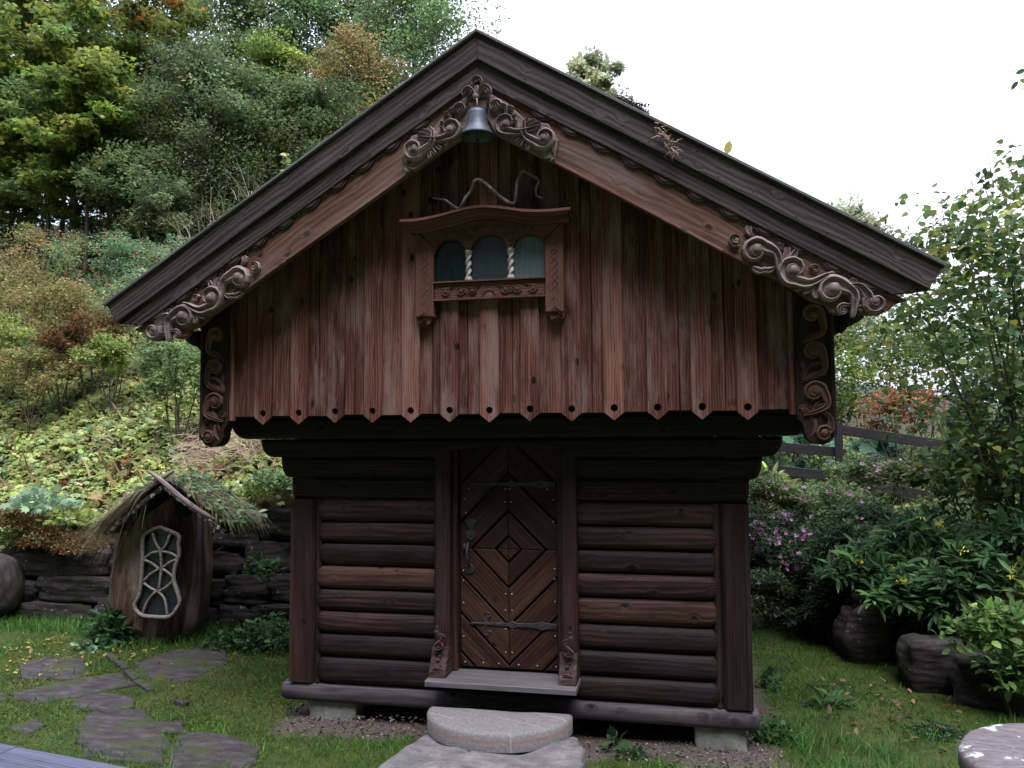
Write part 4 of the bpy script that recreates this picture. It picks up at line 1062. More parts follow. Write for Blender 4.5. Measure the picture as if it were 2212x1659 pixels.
# ================================================================== HILLSIDE PLANTING, LEFT
def scatter(n, x0, x1, y0, y1, cond=None):
    x = rng.uniform(x0, x1, n); y = rng.uniform(y0, y1, n)
    if cond is not None: k = cond(x, y); x, y = x[k], y[k]
    return x, y, H(x, y)
def cover(name, label, n, box, cond, pal, kind, size, hgt, pals=None, mat='leaf', up=1.1, dup=.0, jit=.22, sel=None, nscale=.9):
    x, y, z = scatter(n, *box, cond); k = len(x)
    bump = (.5+.5*nz(x, y, 2.6, 1))*.6+.4*(.5+.5*nz(x, y, 6, 4))
    P = np.stack([x, y, z+hgt*np.clip(bump, 0, 1)*rng.uniform(.5, 1, k)**.6+.01], 1)
    if sel is not None: idx, pal = sel(x, y, k)
    else: idx = None
    nn = norms(k, up, .7); nn[:, 1] -= .35; nn[:, 0] += .15
    cj = np.exp(.25*nz(x, y, 3.1, 5))[:, None]
    o = leaves(name, P, dirs(k, dup), unit(nn), size*rng.uniform(.55, 1.3, k), kind, tints(pal, k, idx, jit)*cj, M[mat])
    tag(o, label, kind='stuff'); return o
def in_hill(x, y): d = edge_d(x, y); return (d > .0) & (x < -1.2) & (y < 12.0) & (x+y*.2 > -15.5)
allp = G['cover']+G['mint']+G['russet']+G['olive']+G['dark']
nC, nM, nR, nO = len(G['cover']), len(G['mint']), len(G['russet']), len(G['olive'])
def hsel(x, y, k):
    d = edge_d(x, y); r_ = rng.random(k); a_ = nz(x, y, 1.9, 3); b_ = nz(x, y, 2.4, 9)
    idx = rng.integers(0, nC, k)
    m_ = (b_ > .35) & (r_ < .45); idx[m_] = nC+rng.integers(0, nM, m_.sum())
    m_ = (a_ > .52) & (r_ < .6); idx[m_] = nC+nM+rng.integers(0, nR, m_.sum())
    m_ = ((d > 3.0) & (r_ < .45)) | ((a_ < -.5) & (r_ < .5)); idx[m_] = nC+nM+nR+rng.integers(0, nO, m_.sum())
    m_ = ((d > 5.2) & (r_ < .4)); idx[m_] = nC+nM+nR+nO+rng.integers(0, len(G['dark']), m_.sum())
    return idx, allp
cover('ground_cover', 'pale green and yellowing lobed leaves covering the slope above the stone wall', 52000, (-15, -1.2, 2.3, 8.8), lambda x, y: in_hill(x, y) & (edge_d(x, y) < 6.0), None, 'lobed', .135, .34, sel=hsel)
cover('ground_cover', 'small mixed leaves and weeds filling the slope', 34000, (-15.5, -1.2, 2.3, 11.5), in_hill, None, 'oval', .06, .36, sel=hsel, up=.6, dup=.3)
cover('dry_grass', 'dry straw coloured grass blades among the slope plants', 5000, (-15, -1.2, 2.6, 10.5), in_hill, [(.32, .25, .12), (.22, .22, .08), (.26, .16, .09)], 'blade', .42, .12, mat='grass', up=.1, dup=1.3)
# rosehips thicket, bushes
hips = []
for k, (px, py, Y_, R, pal, kd_, ls, nm, lab, cat) in enumerate([
    (470, 560, 6.6, (1.1, .8, .55), 'rose', 'oval', .05, 'rose_bush', 'blue green rose bush with red hips just left of the roof eave', 'rose bush'),
    (350, 570, 7.4, (1.2, .8, .55), 'rose', 'oval', .05, 'rose_bush', 'rose bush with red hips below the leaning dark trunks', 'rose bush'),
    (215, 560, 7.6, (1.2, .8, .6), 'rose', 'oval', .05, 'rose_bush', 'rose bush with red hips beneath the pair of pale trunks', 'rose bush'),
    (90, 545, 7.8, (1.2, .8, .55), 'olive', 'oval', .05, 'shrub', 'olive and rust mottled shrub under the left maples', 'shrub'),
    (300, 640, 5.6, (.9, .6, .45), 'rose', 'oval', .05, 'rose_bush', 'low rose bush with a few red hips halfway down the slope', 'rose bush'),
    (75, 655, 5.8, (.95, .7, .65), 'olive', 'tri', .045, 'shrub', 'feathery olive yellow shrub on the left of the slope', 'shrub'),
    (15, 600, 6.4, (.8, .6, .6), 'olive', 'tri', .045, 'shrub', 'brown flowered shrub at the left edge above the olive one', 'shrub'),
    (135, 745, 5.0, (.48, .42, .34), 'russet', 'tri', .045, 'shrub', 'rust red shrub in the middle of the slope, left of its twin', 'shrub'),
    (200, 715, 5.2, (.45, .40, .36), 'russet', 'tri', .045, 'shrub', 'rust red shrub nearest the roof eave', 'shrub'),
    (70, 790, 4.6, (.6, .45, .35), 'olive', 'tri', .045, 'shrub', 'brownish green shrub below the feathery olive one', 'shrub'),
    (-5, 730, 4.9, (.5, .45, .42), 'lime', 'tri', .05, 'shrub', 'bright lime shrub cut by the left picture edge', 'shrub'),
    (235, 770, 4.6, (.45, .4, .3), 'lime', 'oval', .06, 'shrub', 'small lime green plant under the roof eave', 'shrub'),
    (390, 790, 3.8, (.6, .4, .4), 'lightg', 'oval', .06, 'shrub', 'fresh green weeds beside the left corner board', 'shrub'),
    (160, 655, 6.0, (.7, .5, .45), 'olive', 'oval', .05, 'shrub', 'yellowing shrub between the rose bushes and the rust red ones', 'shrub')]):
    p = at(px, py, Y_); zb = hz(p.x, p.y)
    c = (p.x, p.y, max(p.z-.05, zb+R[2]*.55))
    r0, P = shrub(nm, lab, c, R, G[pal], kd_, ls, 46, 75, 6, cat=cat, cl=.34, base_z=zb, group='rose bushes on the slope' if nm == 'rose_bush' else None)
    if nm == 'rose_bush':
        m = MB(); sel_ = P[np.argsort(P[:, 1]-P[:, 2]*.4)[:900]]
        for q in range(15):
            pp = sel_[rng.integers(0, len(sel_))]; m.ball(V(pp)+V((0, -.03, 0)), .020, 6, (1, 1, 1.1))
        if 'hip' not in M: M['hip'] = plain('rose_hip', (.55, .045, .025), .35)
        m.build('hips', M['hip'], r0)
# low plants hanging over the wall top: rust coloured stonecrop, yellow leaves, purple tuft
def low_clump(name, label, cat, c, R, pal, kind, ls, n, group=None, dup=.2):
    d = sph(n); d[:, 2] = np.abs(d[:, 2]); rr = rng.random(n)**.4
    P = np.array(c)+d*rr[:, None]*np.array(R)
    o = leaves(name, P, dirs(n, dup, d, .6), norms(n, .6, .8), ls*rng.uniform(.6, 1.3, n), kind, tints(pal, n), M['leaf'])
    return tag(o, label, cat, group)
for (px, py, w_, h_, pal, kd_, ls, n, nm, lab, cat) in [
    (40, 1125, .42, .20, 'russet', 'tri', .035, 2600, 'stonecrop', 'rust brown stonecrop mat over the wall at the left edge', 'plant'),
    (110, 1165, .36, .20, 'russet', 'tri', .035, 2400, 'stonecrop', 'rust brown stonecrop mat hanging lowest over the wall', 'plant'),
    (180, 1180, .34, .22, 'russet', 'tri', .035, 2200, 'stonecrop', 'rust brown stonecrop next to the sod roof of the stump house', 'plant'),
    (160, 1120, .35, .16, 'lime', 'lobed', .09, 140, 'leafy_plant', 'yellowing leaves above the stonecrop', 'plant'),
    (95, 1090, .40, .20, 'mint', 'lobed', .13, 150, 'leafy_plant', 'large pale lobed leaves above the stonecrop', 'plant'),
    (15, 1165, .22, .18, 'lime', 'oval', .05, 320, 'leafy_plant', 'little bright yellow green plant over the round boulder', 'plant'),
    (600, 1045, .35, .20, 'lightg', 'oval', .07, 520, 'leafy_plant', 'bright green leaves drooping over the wall beside the house corner', 'plant'),
    (520, 1065, .35, .18, 'cover', 'lobed', .09, 300, 'leafy_plant', 'yellow green leaves over the wall between stump house and storehouse', 'plant')]:
    p = at(px, py, 2.45); low_clump(nm, lab, cat, (p.x, 2.42, p.z-.05), (w_, .30, h_), G[pal], kd_, ls, n)
pt = at(188, 560+230, 5.0)
low_clump('purple_tuft', 'purple seed heads standing on the slope', 'plant', tuple(at(192, 770, 5.0)-V((0, 0, .1))), (.20, .15, .16), [(.20, .09, .14), (.28, .13, .2)], 'lance', .06, 700)
# heap of dry stems behind the wall
r0 = root('dry_stem_heap', 'heap of dead pinkish brown stems on the wall top by the house', 'plant debris')
m = MB()
for k in range(420):
    u_ = rnd.random(); px = 360+255*u_; py = 1000-75*u_+rnd.gauss(0, 26); Y_ = rnd.uniform(2.7, 3.6)
    p = at(px, py, Y_); p.z = max(p.z, hz(p.x, p.y)+.02); an = rnd.gauss(.1 if u_ < .6 else 1.2, .5); L = rnd.uniform(.15, .42)
    d = V((math.cos(an), rnd.gauss(0, .35), math.sin(an)*.6)); pe = p+d*L; pe.z = max(pe.z, hz(pe.x, pe.y)+.02)
    m.tube([p, p.lerp(pe, .5)+V((0, 0, .05*rnd.random())), pe], [.0035, .0035, .002], 4, cap=False)
m.build('stem', M['straw'], r0)

# ------------------------------------------------------------------ stone wall, left
r_w = root('dry_stone_wall', 'dark dry stone retaining wall of long flat blocks on the left', 'stone wall')
def stones_along(pts, rows, ztop, dep, seed, smin=.3, smax=.8):
    out = []; rr_ = random.Random(seed)
    L = sum((V(b)-V(a)).length for a, b in zip(pts[:-1], pts[1:]))
    def pos(s_):
        for a, b in zip(pts[:-1], pts[1:]):
            l_ = (V(b)-V(a)).length
            if s_ <= l_ or (a, b) == (pts[-2], pts[-1]): t = s_/l_; return V(a).lerp(V(b), t), math.atan2(b[1]-a[1], b[0]-a[0])
            s_ -= l_
    z0 = -.12
    for q in range(rows):
        s_ = -rr_.uniform(0, .4)
        while s_ < L:
            ln = rr_.uniform(smin, smax)*(1.3 if q == 0 else 1); p, an = pos(max(0, min(L-.01, s_+ln/2)))
            top = ztop(p.x)-.04; hh = (top-z0)/rows
            c = (p.x+rr_.uniform(-.03, .03), p.y+dep*.5+q*.03, z0+hh*(q+.5)+rr_.uniform(-.01, .01))
            out.append(rock(c, (ln/2*.98, dep*.6, hh/2*1.02), seed=rr_.uniform(0, 99), cuts=6, rough=.15, rot=an+rr_.uniform(-.05, .05), square=.78)); s_ += ln
    return out
ztl = lambda x: float(np.interp(x, [-7, -5.5, -3.2, -1.5], [.66, .74, 1.24, 1.25]))
bm_obj('stones', bm_join(stones_along([(-11, 2.62), (-6.2, 2.32), (-4.4, 2.36)], 3, ztl, .34, 3, .5, 1.1)+stones_along([(-4.4, 2.36), (-2.1, 2.5), (-1.85, 4.3)], 4, ztl, .34, 5, .35, .85)), M['wall_stone'], r_w)
tag(bm_obj('boulder', rock((at(0, 1250, 2.2).x-.02, 2.15, .36), (.27, .22, .33), seed=4, cuts=6, rough=.05, square=.25), M['path']), 'round grey boulder standing in the wall at the left edge', 'boulder')
# ------------------------------------------------------------------ right retaining wall and boulders
r_w = root('stone_wall', 'dark stone bank of large blocks on the right under hanging plants', 'stone wall')
ztr = lambda x: float(np.interp(x, [1.8, 2.6, 3.4, 6], [.98, .9, .60, .7]))
bm_obj('stones', bm_join(stones_along([(2.1, 5.9), (2.45, 4.0), (2.80, 2.45)], 4, ztr, .34, 8, .35, .8)), M['wall_stone'], r_w)
b1 = rock((2.80, 2.38, .18), (.26, .22, .27), seed=21, cuts=7, rough=.16, square=.5)
b2 = rock((3.13, 1.62, .14), (.26, .22, .23), seed=22, cuts=7, rough=.14, square=.4)
b3 = rock((3.60, 1.22, .10), (.44, .24, .20), seed=23, cuts=7, rough=.15, rot=-.45, square=.6)
b4 = rock((4.35, .95, .15), (.45, .28, .28), seed=24, cuts=7, rough=.15, rot=-.3, square=.6)
for b, l_ in ((b1, 'upright dark boulder in the bank behind the yellow flowered plants'), (b2, 'smooth rounded boulder at the foot of the right bank'), (b3, 'long low layered boulder in front of the right bank'), (b4, 'rough boulder at the right edge of the bank')):
    tag(bm_obj('boulder', b, M['wall_stone']), l_, 'boulder')

# ------------------------------------------------------------------ lawn, path stones, step
def flat_stone(poly, z0, h, m_, name, seed, bev=.012, nj=.02, cat='stepping stone', label=None, group=None):
    """irregular slab from an outline: rough rim and slightly uneven top"""
    n = len(poly); pts = []
    for i in range(n):
        a_, b_ = V(poly[i]), V(poly[(i+1) % n])
        k = max(2, int((b_-a_).length/.05))
        for j in range(k):
            p = a_.lerp(b_, j/k); nn = mnoise.noise(V((p.x*7, p.y*7, seed)))*nj; c = V((sum(q[0] for q in poly)/n, sum(q[1] for q in poly)/n))
            pts.append(p+(p-c).normalized()*nn)
    c = V((sum(p.x for p in pts)/len(pts), sum(p.y for p in pts)/len(pts)))
    vs, fs = [], []; rings = [(1.0, z0), (1.0, z0+h-bev), (1-.03, z0+h-bev*.3), (.94, z0+h), (.7, z0+h), (.4, z0+h)]
    k = len(pts)
    for (s_, z_) in rings:
        for p in pts:
            q = c+(p-c)*s_; dz = mnoise.noise(V((q.x*5, q.y*5, seed)))*h*.22*min(1, nj/.03) if z_ > z0 else 0
            vs.append((q.x, q.y, z_+dz))
    for r_ in range(len(rings)-1):
        for i in range(k): fs.append((r_*k+i, r_*k+(i+1) % k, (r_+1)*k+(i+1) % k, (r_+1)*k+i))
    fs.append(tuple((len(rings)-1)*k+i for i in range(k)))
    me = bpy.data.meshes.new(name); me.from_pydata(vs, [], fs)
    bm = bmesh.new(); bm.from_mesh(me); bmesh.ops.recalc_face_normals(bm, faces=bm.faces)
    for f in bm.faces: f.smooth = True
    bm.to_mesh(me); bm.free()
    return tag(link(name, me, None, m_), label, cat, group)
PS = [([(-4.565, .763), (-4.54, .947), (-4.21, .934), (-3.887, .641), (-3.984, .49), (-4.348, .485)], 'dark path stone furthest left below the wall'),
 ([(-3.95, .069), (-3.839, .328), (-3.604, .602), (-3.3, .371), (-3.477, .161), (-3.648, -.072)], 'long reddish path stone, second row from the wall'),
 ([(-3.346, -.088), (-3.4, .119), (-3.094, .178), (-2.86, -.045), (-2.996, -.172)], 'pale grey path stone in the middle of the path'),
 ([(-2.957, -.449), (-3.011, -.225), (-2.726, -.169), (-2.262, -.571), (-2.108, -.85), (-2.564, -.829)], 'largest dark path stone in front of the pale one'),
 ([(-3.405, -.582), (-3.368, -.438), (-3.199, -.497), (-3.225, -.651)], 'small pale path stone near the bench'),
 ([(-3.60, 1.0), (-3.50, 1.40), (-3.125, 1.55), (-2.86, 1.15), (-2.90, .62), (-3.167, .60)], 'wide brown flat stone in front of the stump house'),
 ([(-2.504, -.315), (-2.326, -.252), (-2.17, -.427), (-2.33, -.501)], 'small dark path stone beside the largest one'),
 ([(-2.093, -.538), (-1.958, -.427), (-1.588, -.558), (-1.488, -.862), (-1.881, -.94)], 'brown path stone nearest the step, at the bottom of the picture'),
 ([(-4.30, -.20), (-4.10, .0), (-3.95, -.1), (-4.1, -.3)], 'half buried path stone at the left edge')]
for i, (pl, lab) in enumerate(PS):
    c = V((sum(p[0] for p in pl)/len(pl), sum(p[1] for p in pl)/len(pl)))
    pl = [tuple(c+(V(p)-c)*(1.28 if i in (0, 1, 3, 7) else 1.16)) for p in pl]
    flat_stone(pl, -.08, .066 if i != 5 else .060, M['path'], 'path_stone', i*3.3, .012, .05, 'stepping stone', lab, 'flat stones set in the lawn')
for i, (a_, b_) in enumerate((((-4.03, 1.13), (-3.82, .95)), ((-3.78, .93), (-3.56, .75)), ((-3.53, .72), (-3.28, .52)), ((-3.25, .49), (-2.98, .31)), ((-2.62, .12), (-2.50, .06)))):
    a_, b_ = V(a_), V(b_); n_ = V((-(b_-a_).y, (b_-a_).x)).normalized()*.028
    flat_stone([tuple(a_-n_), tuple(a_+n_), tuple(b_+n_), tuple(b_-n_)], -.08, .085, M['path'], 'edging_stone', i*2.1, .01, .02, 'edging stone', ['first edging stone by the stump house', 'second edging stone from the stump house', 'middle edging stone of the row', 'fourth edging stone, nearest the lawn', 'last small edging stone alone in the grass'][i], 'row of narrow edging stones')
flat_stone([(-.45, -.28), (.50, -.28), (.575, -.45), (.63, -1.15), (-.57, -1.15), (-.53, -.86), (-.48, -.58)], -.10, .20, M['slab'], 'stone_slab', 3.7, .02, .025, 'step', 'large rough grey slab forming the bottom step')
# half millstone step
s = NT('grindstone'); ob = s.n('TexCoord').outputs['Object']; n1 = s.noise(ob, 60, 5, .7); sp1 = s.n('SeparateXYZ', {0: ob})
base = s.ramp(n1, [(.3, (.115, .115, .118)), (.7, (.225, .225, .225))])
bz = s.math('SUBTRACT', 1, s.math('MULTIPLY', s.math('ABSOLUTE', s.math('SUBTRACT', s.math('ADD', sp1.outputs[2], s.math('MULTIPLY', s.noise(ob, 9, 3), .03)), .178)), 55), clamp=True)
col = s.mix(s.math('MULTIPLY', bz, .55), base, (.21, .10, .06))
wv = s.math('ADD', s.math('ADD', s.math('MULTIPLY', sp1.outputs[0], 1.0), s.math('MULTIPLY', sp1.outputs[1], 2.2)), s.math('MULTIPLY', s.noise(ob, 3, 3), .12))
vn = s.math('SUBTRACT', 1, s.math('MULTIPLY', s.math('ABSOLUTE', s.math('SUBTRACT', s.math('FRACT', s.math('MULTIPLY', wv, 2.1)), .5)), 70), clamp=True)
vsel = s.math('MULTIPLY', s.math('SUBTRACT', s.noise(ob, 3.5, 2), .50), 12, clamp=True)
col = s.mix(s.math('MULTIPLY', s.math('MULTIPLY', vn, vsel), .8), col, (.55, .52, .5))
M['grind'] = s.fin(col, .85, s.bump(n1, .003), .25)
arc = [(-.475, -.255), (.475, -.225)]+[(.475*math.cos(t), -.25+.42*-math.sin(t)) for t in np.linspace(.06, math.pi-.06, 25)]
flat_stone(arc, .10, .108, M['grind'], 'half_millstone', 9.1, .016, .006, 'step', 'half round grey millstone lying on the slab under the door')
# millstone table, lower right
r0 = root('millstone_table', 'round stone table with white lichen spots in the lower right corner', 'table')
cx, cy = 3.05, -1.10; vs, fs = [], []; K = 72
pr = [(.0, .44), (.30, .443), (.50, .446), (.535, .440), (.552, .425), (.556, .40), (.555, .34), (.54, .318), (.3, .31), (0, .31)]
for (r_, z_) in pr:
    for j in range(K):
        an = 2*math.pi*j/K; nn = 1+.012*mnoise.noise(V((math.cos(an)*4, math.sin(an)*4, z_*9))); vs.append((cx+r_*nn*math.cos(an), cy+r_*nn*math.sin(an), z_+.004*mnoise.noise(V((r_*6*math.cos(an), r_*6*math.sin(an), 1)))))
for i in range(len(pr)-1):
    for j in range(K): fs.append((i*K+j, i*K+(j+1) % K, (i+1)*K+(j+1) % K, (i+1)*K+j))
me = bpy.data.meshes.new('table_top'); me.from_pydata(vs, [], fs); bm = bmesh.new(); bm.from_mesh(me); bmesh.ops.remove_doubles(bm, verts=bm.verts, dist=1e-5); bmesh.ops.recalc_face_normals(bm, faces=bm.faces)
for f in bm.faces: f.smooth = True
bm.to_mesh(me); bm.free(); link('table_top', me, r0, M['mill'])
bm_obj('pedestal', rock((cx+.1, cy-.02, .12), (.26, .24, .22), seed=31, square=.6), M['wall_stone'], r0)
# bench planks, lower left
r0 = root('wooden_bench', 'blue grey planked bench top in the lower left corner', 'bench')
ax = V((.737, -.113, 0)).normalized(); ay = V((ax.y, -ax.x, 0)); o0 = V((-.83, -2.690, .715))
for k in range(4):
    q = o0+ay*(.001+k*.128)
    if k == 0:
        j = 1.46-.83
        for (a_, b_) in ((.90, -j), (-j-.005, -1.9)):
            m = MB(); m.board(q+ax*b_, ax*(a_-b_), ay*.12, (0, 0, .035), .006, 4, .0008, r=.5); m.build('plank', M['bench'], r0)
    else:
        m = MB(); m.board(q-ax*1.9, ax*2.8, ay*.12, (0, 0, .035), .006, 4, .0008, r=.45+.1*k); m.build('plank', M['bench'], r0)
for t in (-1.5, .5):
    m = MB(); m.board(o0+ax*t-V((0, 0, .74)), (0, 0, .74), ax*.09, ay*.09, .006); m.board(o0+ax*t+ay*.42-V((0, 0, .74)), (0, 0, .74), ax*.09, ay*.09, .006); m.board(o0+ax*t-V((0, 0, .09)), ay*.5, ax*.09, (0, 0, .088), .006); m.build('leg', M['bench'], r0)
# grass
PSA = [np.array([tuple(V(p)) for p in pl]) for pl, _ in PS]
def in_poly(x, y, pl):
    c = np.zeros(x.shape, bool); j = len(pl)-1
    for i in range(len(pl)):
        xi, yi = pl[i]; xj, yj = pl[j]
        k = ((yi > y) != (yj > y)) & (x < (xj-xi)*(y-yi)/(yj-yi+1e-12)+xi); c ^= k; j = i
    return c
def lawn_ok(x, y):
    k = (edge_d(x, y) < -.02)
    for pl in PSA:
        c = pl.mean(0); k &= ~in_poly(x, y, c+(pl-c)*1.04)
    k &= ~((np.abs(x-.05) < 1.72+.12*nz(x, y, 5)) & (y > -.30+.10*nz(x, y, 3)) & (y < 3.6))
    k &= ~((np.abs(x-.02) < .62) & (y > -1.2) & (y < 0))
    return k
def grass(name, label, n, box, size, pal, dens=None, jit=.25, up=1.4, kind='blade'):
    x, y, z = scatter(n, *box, lawn_ok)
    if dens is not None: k = rng.random(len(x)) < dens(x, y); x, y, z = x[k], y[k], z[k]
    k = len(x); P = np.stack([x, y, z-.004], 1); d = dirs(k, up)
    t = tints(pal, k, None, jit); mo = np.clip(.5+.5*nz(x, y, 1.5, 6), 0, 1)[:, None]
    t = t*(1-.0*mo)*np.exp(.25*nz(x, y, 2.2, 2))[:, None]
    t = t*(1-mo*.3)+np.array([(.09, .13, .025)])*mo*.3
    o = leaves(name, P, d, norms(k, .2, 1), size*rng.uniform(.5, 1.3, k)*np.exp(.35*nz(x, y, 2.0, 8)), kind, t, M['grass'])
    tag(o, label, kind='stuff'); return o
GP = [(.036, .135, .018), (.055, .170, .024), (.085, .195, .030), (.03, .105, .018)]
grass('lawn_grass', 'short green grass and moss of the lawn', 260000, (-7.2, 4.2, -2.2, 3.6), .046, GP, lambda x, y: np.clip(.62+.55*nz(x, y, 2.7, 5)+.25*(x > -1.2), .06, 1))
grass('lawn_grass', 'longer green grass blades in the lawn', 26000, (-5.2, 3.8, -2.0, 2.6), .085, GP, lambda x, y: np.clip(.35+.6*nz(x, y, 1.8, 8), .05, 1))
grass('lawn_moss', 'tiny yellow green moss leaves between the path stones', 90000, (-5.0, -1.4, -1.6, 1.9), .018, [(.12, .13, .03), (.09, .12, .03), (.15, .13, .04)], kind='tri', up=.4)
# gravel below the sill
n = 5000; x = rng.uniform(-1.75, 1.85, n); y = rng.uniform(-.42, .9, n)
k = (np.abs(x-.05) < 1.75+.1*nz(x, y, 5)) & (y > -.30+.12*nz(x, y, 3)); x, y = x[k], y[k]; n = len(x)
hgt = .05*np.exp(-((x+.75)**2/.12+(y-.05)**2/.03))
s = NT('gravel'); t_ = s.n('Attribute', attribute_name='tint').outputs['Color']; M['gravel'] = s.fin(t_, .9)
for rep in range(1):
    P = np.stack([x, y, H(x, y)+hgt+.004], 1)
    o = leaves('gravel', P, dirs(n, .2), norms(n, .5), rng.uniform(.012, .035, n), 'oval', tints([(.12, .10, .09), (.08, .07, .065), (.19, .17, .155), (.10, .075, .06), (.06, .06, .066)], n), M['gravel']); tag(o, 'loose gravel and chips under the sill', kind='stuff')
# fallen leaves
def fallen(label, n, box, pal, sz):
    x, y, z = scatter(n, *box, lambda x, y: edge_d(x, y) < -.02); k = len(x)
    o = leaves('fallen_leaves', np.stack([x, y, z+.012+rng.random(k)*.03], 1), dirs(k, .0), norms(k, 1.6), sz*rng.uniform(.6, 1.3, k), 'oval', tints(pal, k), M['leaf']); tag(o, label, kind='stuff')
fallen('dry brown leaves on the ground below the right bank', 110, (2.15, 3.2, .2, 1.7), [(.20, .12, .08), (.28, .17, .10), (.12, .07, .05)], .06)
fallen('yellow fallen leaves by the left path stones', 150, (-5.2, -3.7, .5, 1.7), [(.40, .30, .07), (.45, .38, .16), (.25, .16, .05)], .05)
fallen('scattered yellow leaves on the lawn', 60, (-4.5, 3.2, -1.6, 1.6), [(.35, .28, .08), (.25, .20, .08)], .035)
# ================================================================== STUMP HOUSE
sh = root('stump_house', 'small playhouse made of a hollow tree stump with grassy sod roof and lattice window', 'stump house')
SC = V((-4.05, 1.92, 0)); nz_, na = 40, 56; vs, fs, gs = [], [], []
prof = [(-.08, .40), (.0, .45), (.12, .50), (.35, .535), (.6, .545), (.8, .52), (1.0, .50), (1.2, .48), (1.5, .45)]
pz_ = [p[0] for p in prof]; pr_ = [p[1] for p in prof]
for i in range(nz_+1):
    z = -.08+1.5*i/nz_; R0 = float(np.interp(z, pz_, pr_))
    for j in range(na):
        an = 2*math.pi*j/na; c, s_ = math.cos(an), math.sin(an)
        n_ = mnoise.noise(V((c*1.6, s_*1.6, z*1.3+5)))*.10+mnoise.noise(V((c*5, s_*5, z*1.2)))*.030+.012*math.sin(an*9+z*3+3*mnoise.noise(V((c, s_, z))))
        q = .82; px = math.copysign(abs(c)**q, c); py = math.copysign(abs(s_)**q, s_)
        r_ = R0*.93*(1+n_); y_ = py*r_*.76
        vs.append((SC.x+px*r_+.05*(z-.7), SC.y+y_, z)); gs.append((z, an*.5+mnoise.noise(V((c, s_, z*.8)))*.12, r_))
for i in range(nz_):
    for j in range(na): fs.append((i*na+j, i*na+(j+1) % na, (i+1)*na+(j+1) % na, (i+1)*na+j))
fs.append(tuple(range(na))); fs.append(tuple(nz_*na+j for j in range(na)))
M['stump'] = wood('stump_wood', (.030, .015, .010), (.115, .062, .042), (.25, .18, .145), grey=(.36, .31, .295), gamt=.9, knots=.3, vary=.1, ringf=9, bump=.008)
m = MB(); m.add(vs, fs, gs, .5, True); m.build('stump_body', M['stump'], sh)
YW = 1.475
def p8(cx, cy, Y_=YW): return at(cx/3.84+189, cy/3.84+972, Y_)
m = MB()
hc = p8(768, 500, 1.47); m.prism([(hc.x+.062*math.cos(t), hc.z+.075*math.sin(t)) for t in np.linspace(0, 6.1, 22)], FR(1.49), -.1, .025, 0)
M['void'] = plain('hollow_shade', (.006, .005, .005), .9); m.build('entrance_hole_shade', M['void'], sh)  # near-black plug painted for the shade inside the hollow
wf = [(600, 640), (530, 665), (465, 715), (455, 800), (455, 900), (450, 1000), (440, 1120), (425, 1215), (392, 1275), (400, 1325), (455, 1372), (560, 1385), (680, 1382), (745, 1310), (765, 1250), (740, 1160), (715, 1070), (730, 960), (760, 870), (755, 780), (760, 715), (690, 675)]
def lat(pts, r_, mb, Y_=YW, n=4, closed=False):
    q = [p8(a_, b_, Y_) for a_, b_ in pts]
    if closed: q = q+[q[0]]
    q = [V(t) for t in smooth2([tuple(t) for t in q], n)]; k = len(q)
    mb.tube(q, [r_*(1+.18*mnoise.noise(V((i*.5, r_*99, 0)))) for i in range(k)], 8, r=rnd.uniform(.3, .9))
m = MB(); lat(wf, .0195, m, YW-.01, 3, True); wfr = m.build('window', M['twig'], sh)
m = MB()
for l_ in ([(540, 690), (565, 770), (602, 832)], [(685, 700), (650, 790), (610, 832)], [(604, 828), (612, 980), (590, 1162)],
           [(470, 902), (530, 856), (600, 842), (680, 852), (748, 888)], [(472, 912), (540, 942), (592, 988)], [(748, 905), (685, 930), (618, 980)],
           [(595, 985), (525, 1028), (465, 1085)], [(622, 985), (690, 1035), (718, 1072)], [(468, 1105), (520, 1142), (582, 1168), (650, 1140), (712, 1082)],
           [(572, 1168), (500, 1250), (455, 1362)], [(582, 1168), (640, 1240), (662, 1370)]): lat(l_, .0125, m, YW-.004)
m.build('lattice', M['twig'], wfr)
m = MB(); pl = [p8(a_, b_, 1.50) for a_, b_ in wf]; m.prism([(p.x, p.z) for p in pl], FR(1.515), -.05, .015, 0); m.build('pane', plain('old_glass', (.018, .022, .034), .15, spec=.6, nscale=6, var=.5), wfr)
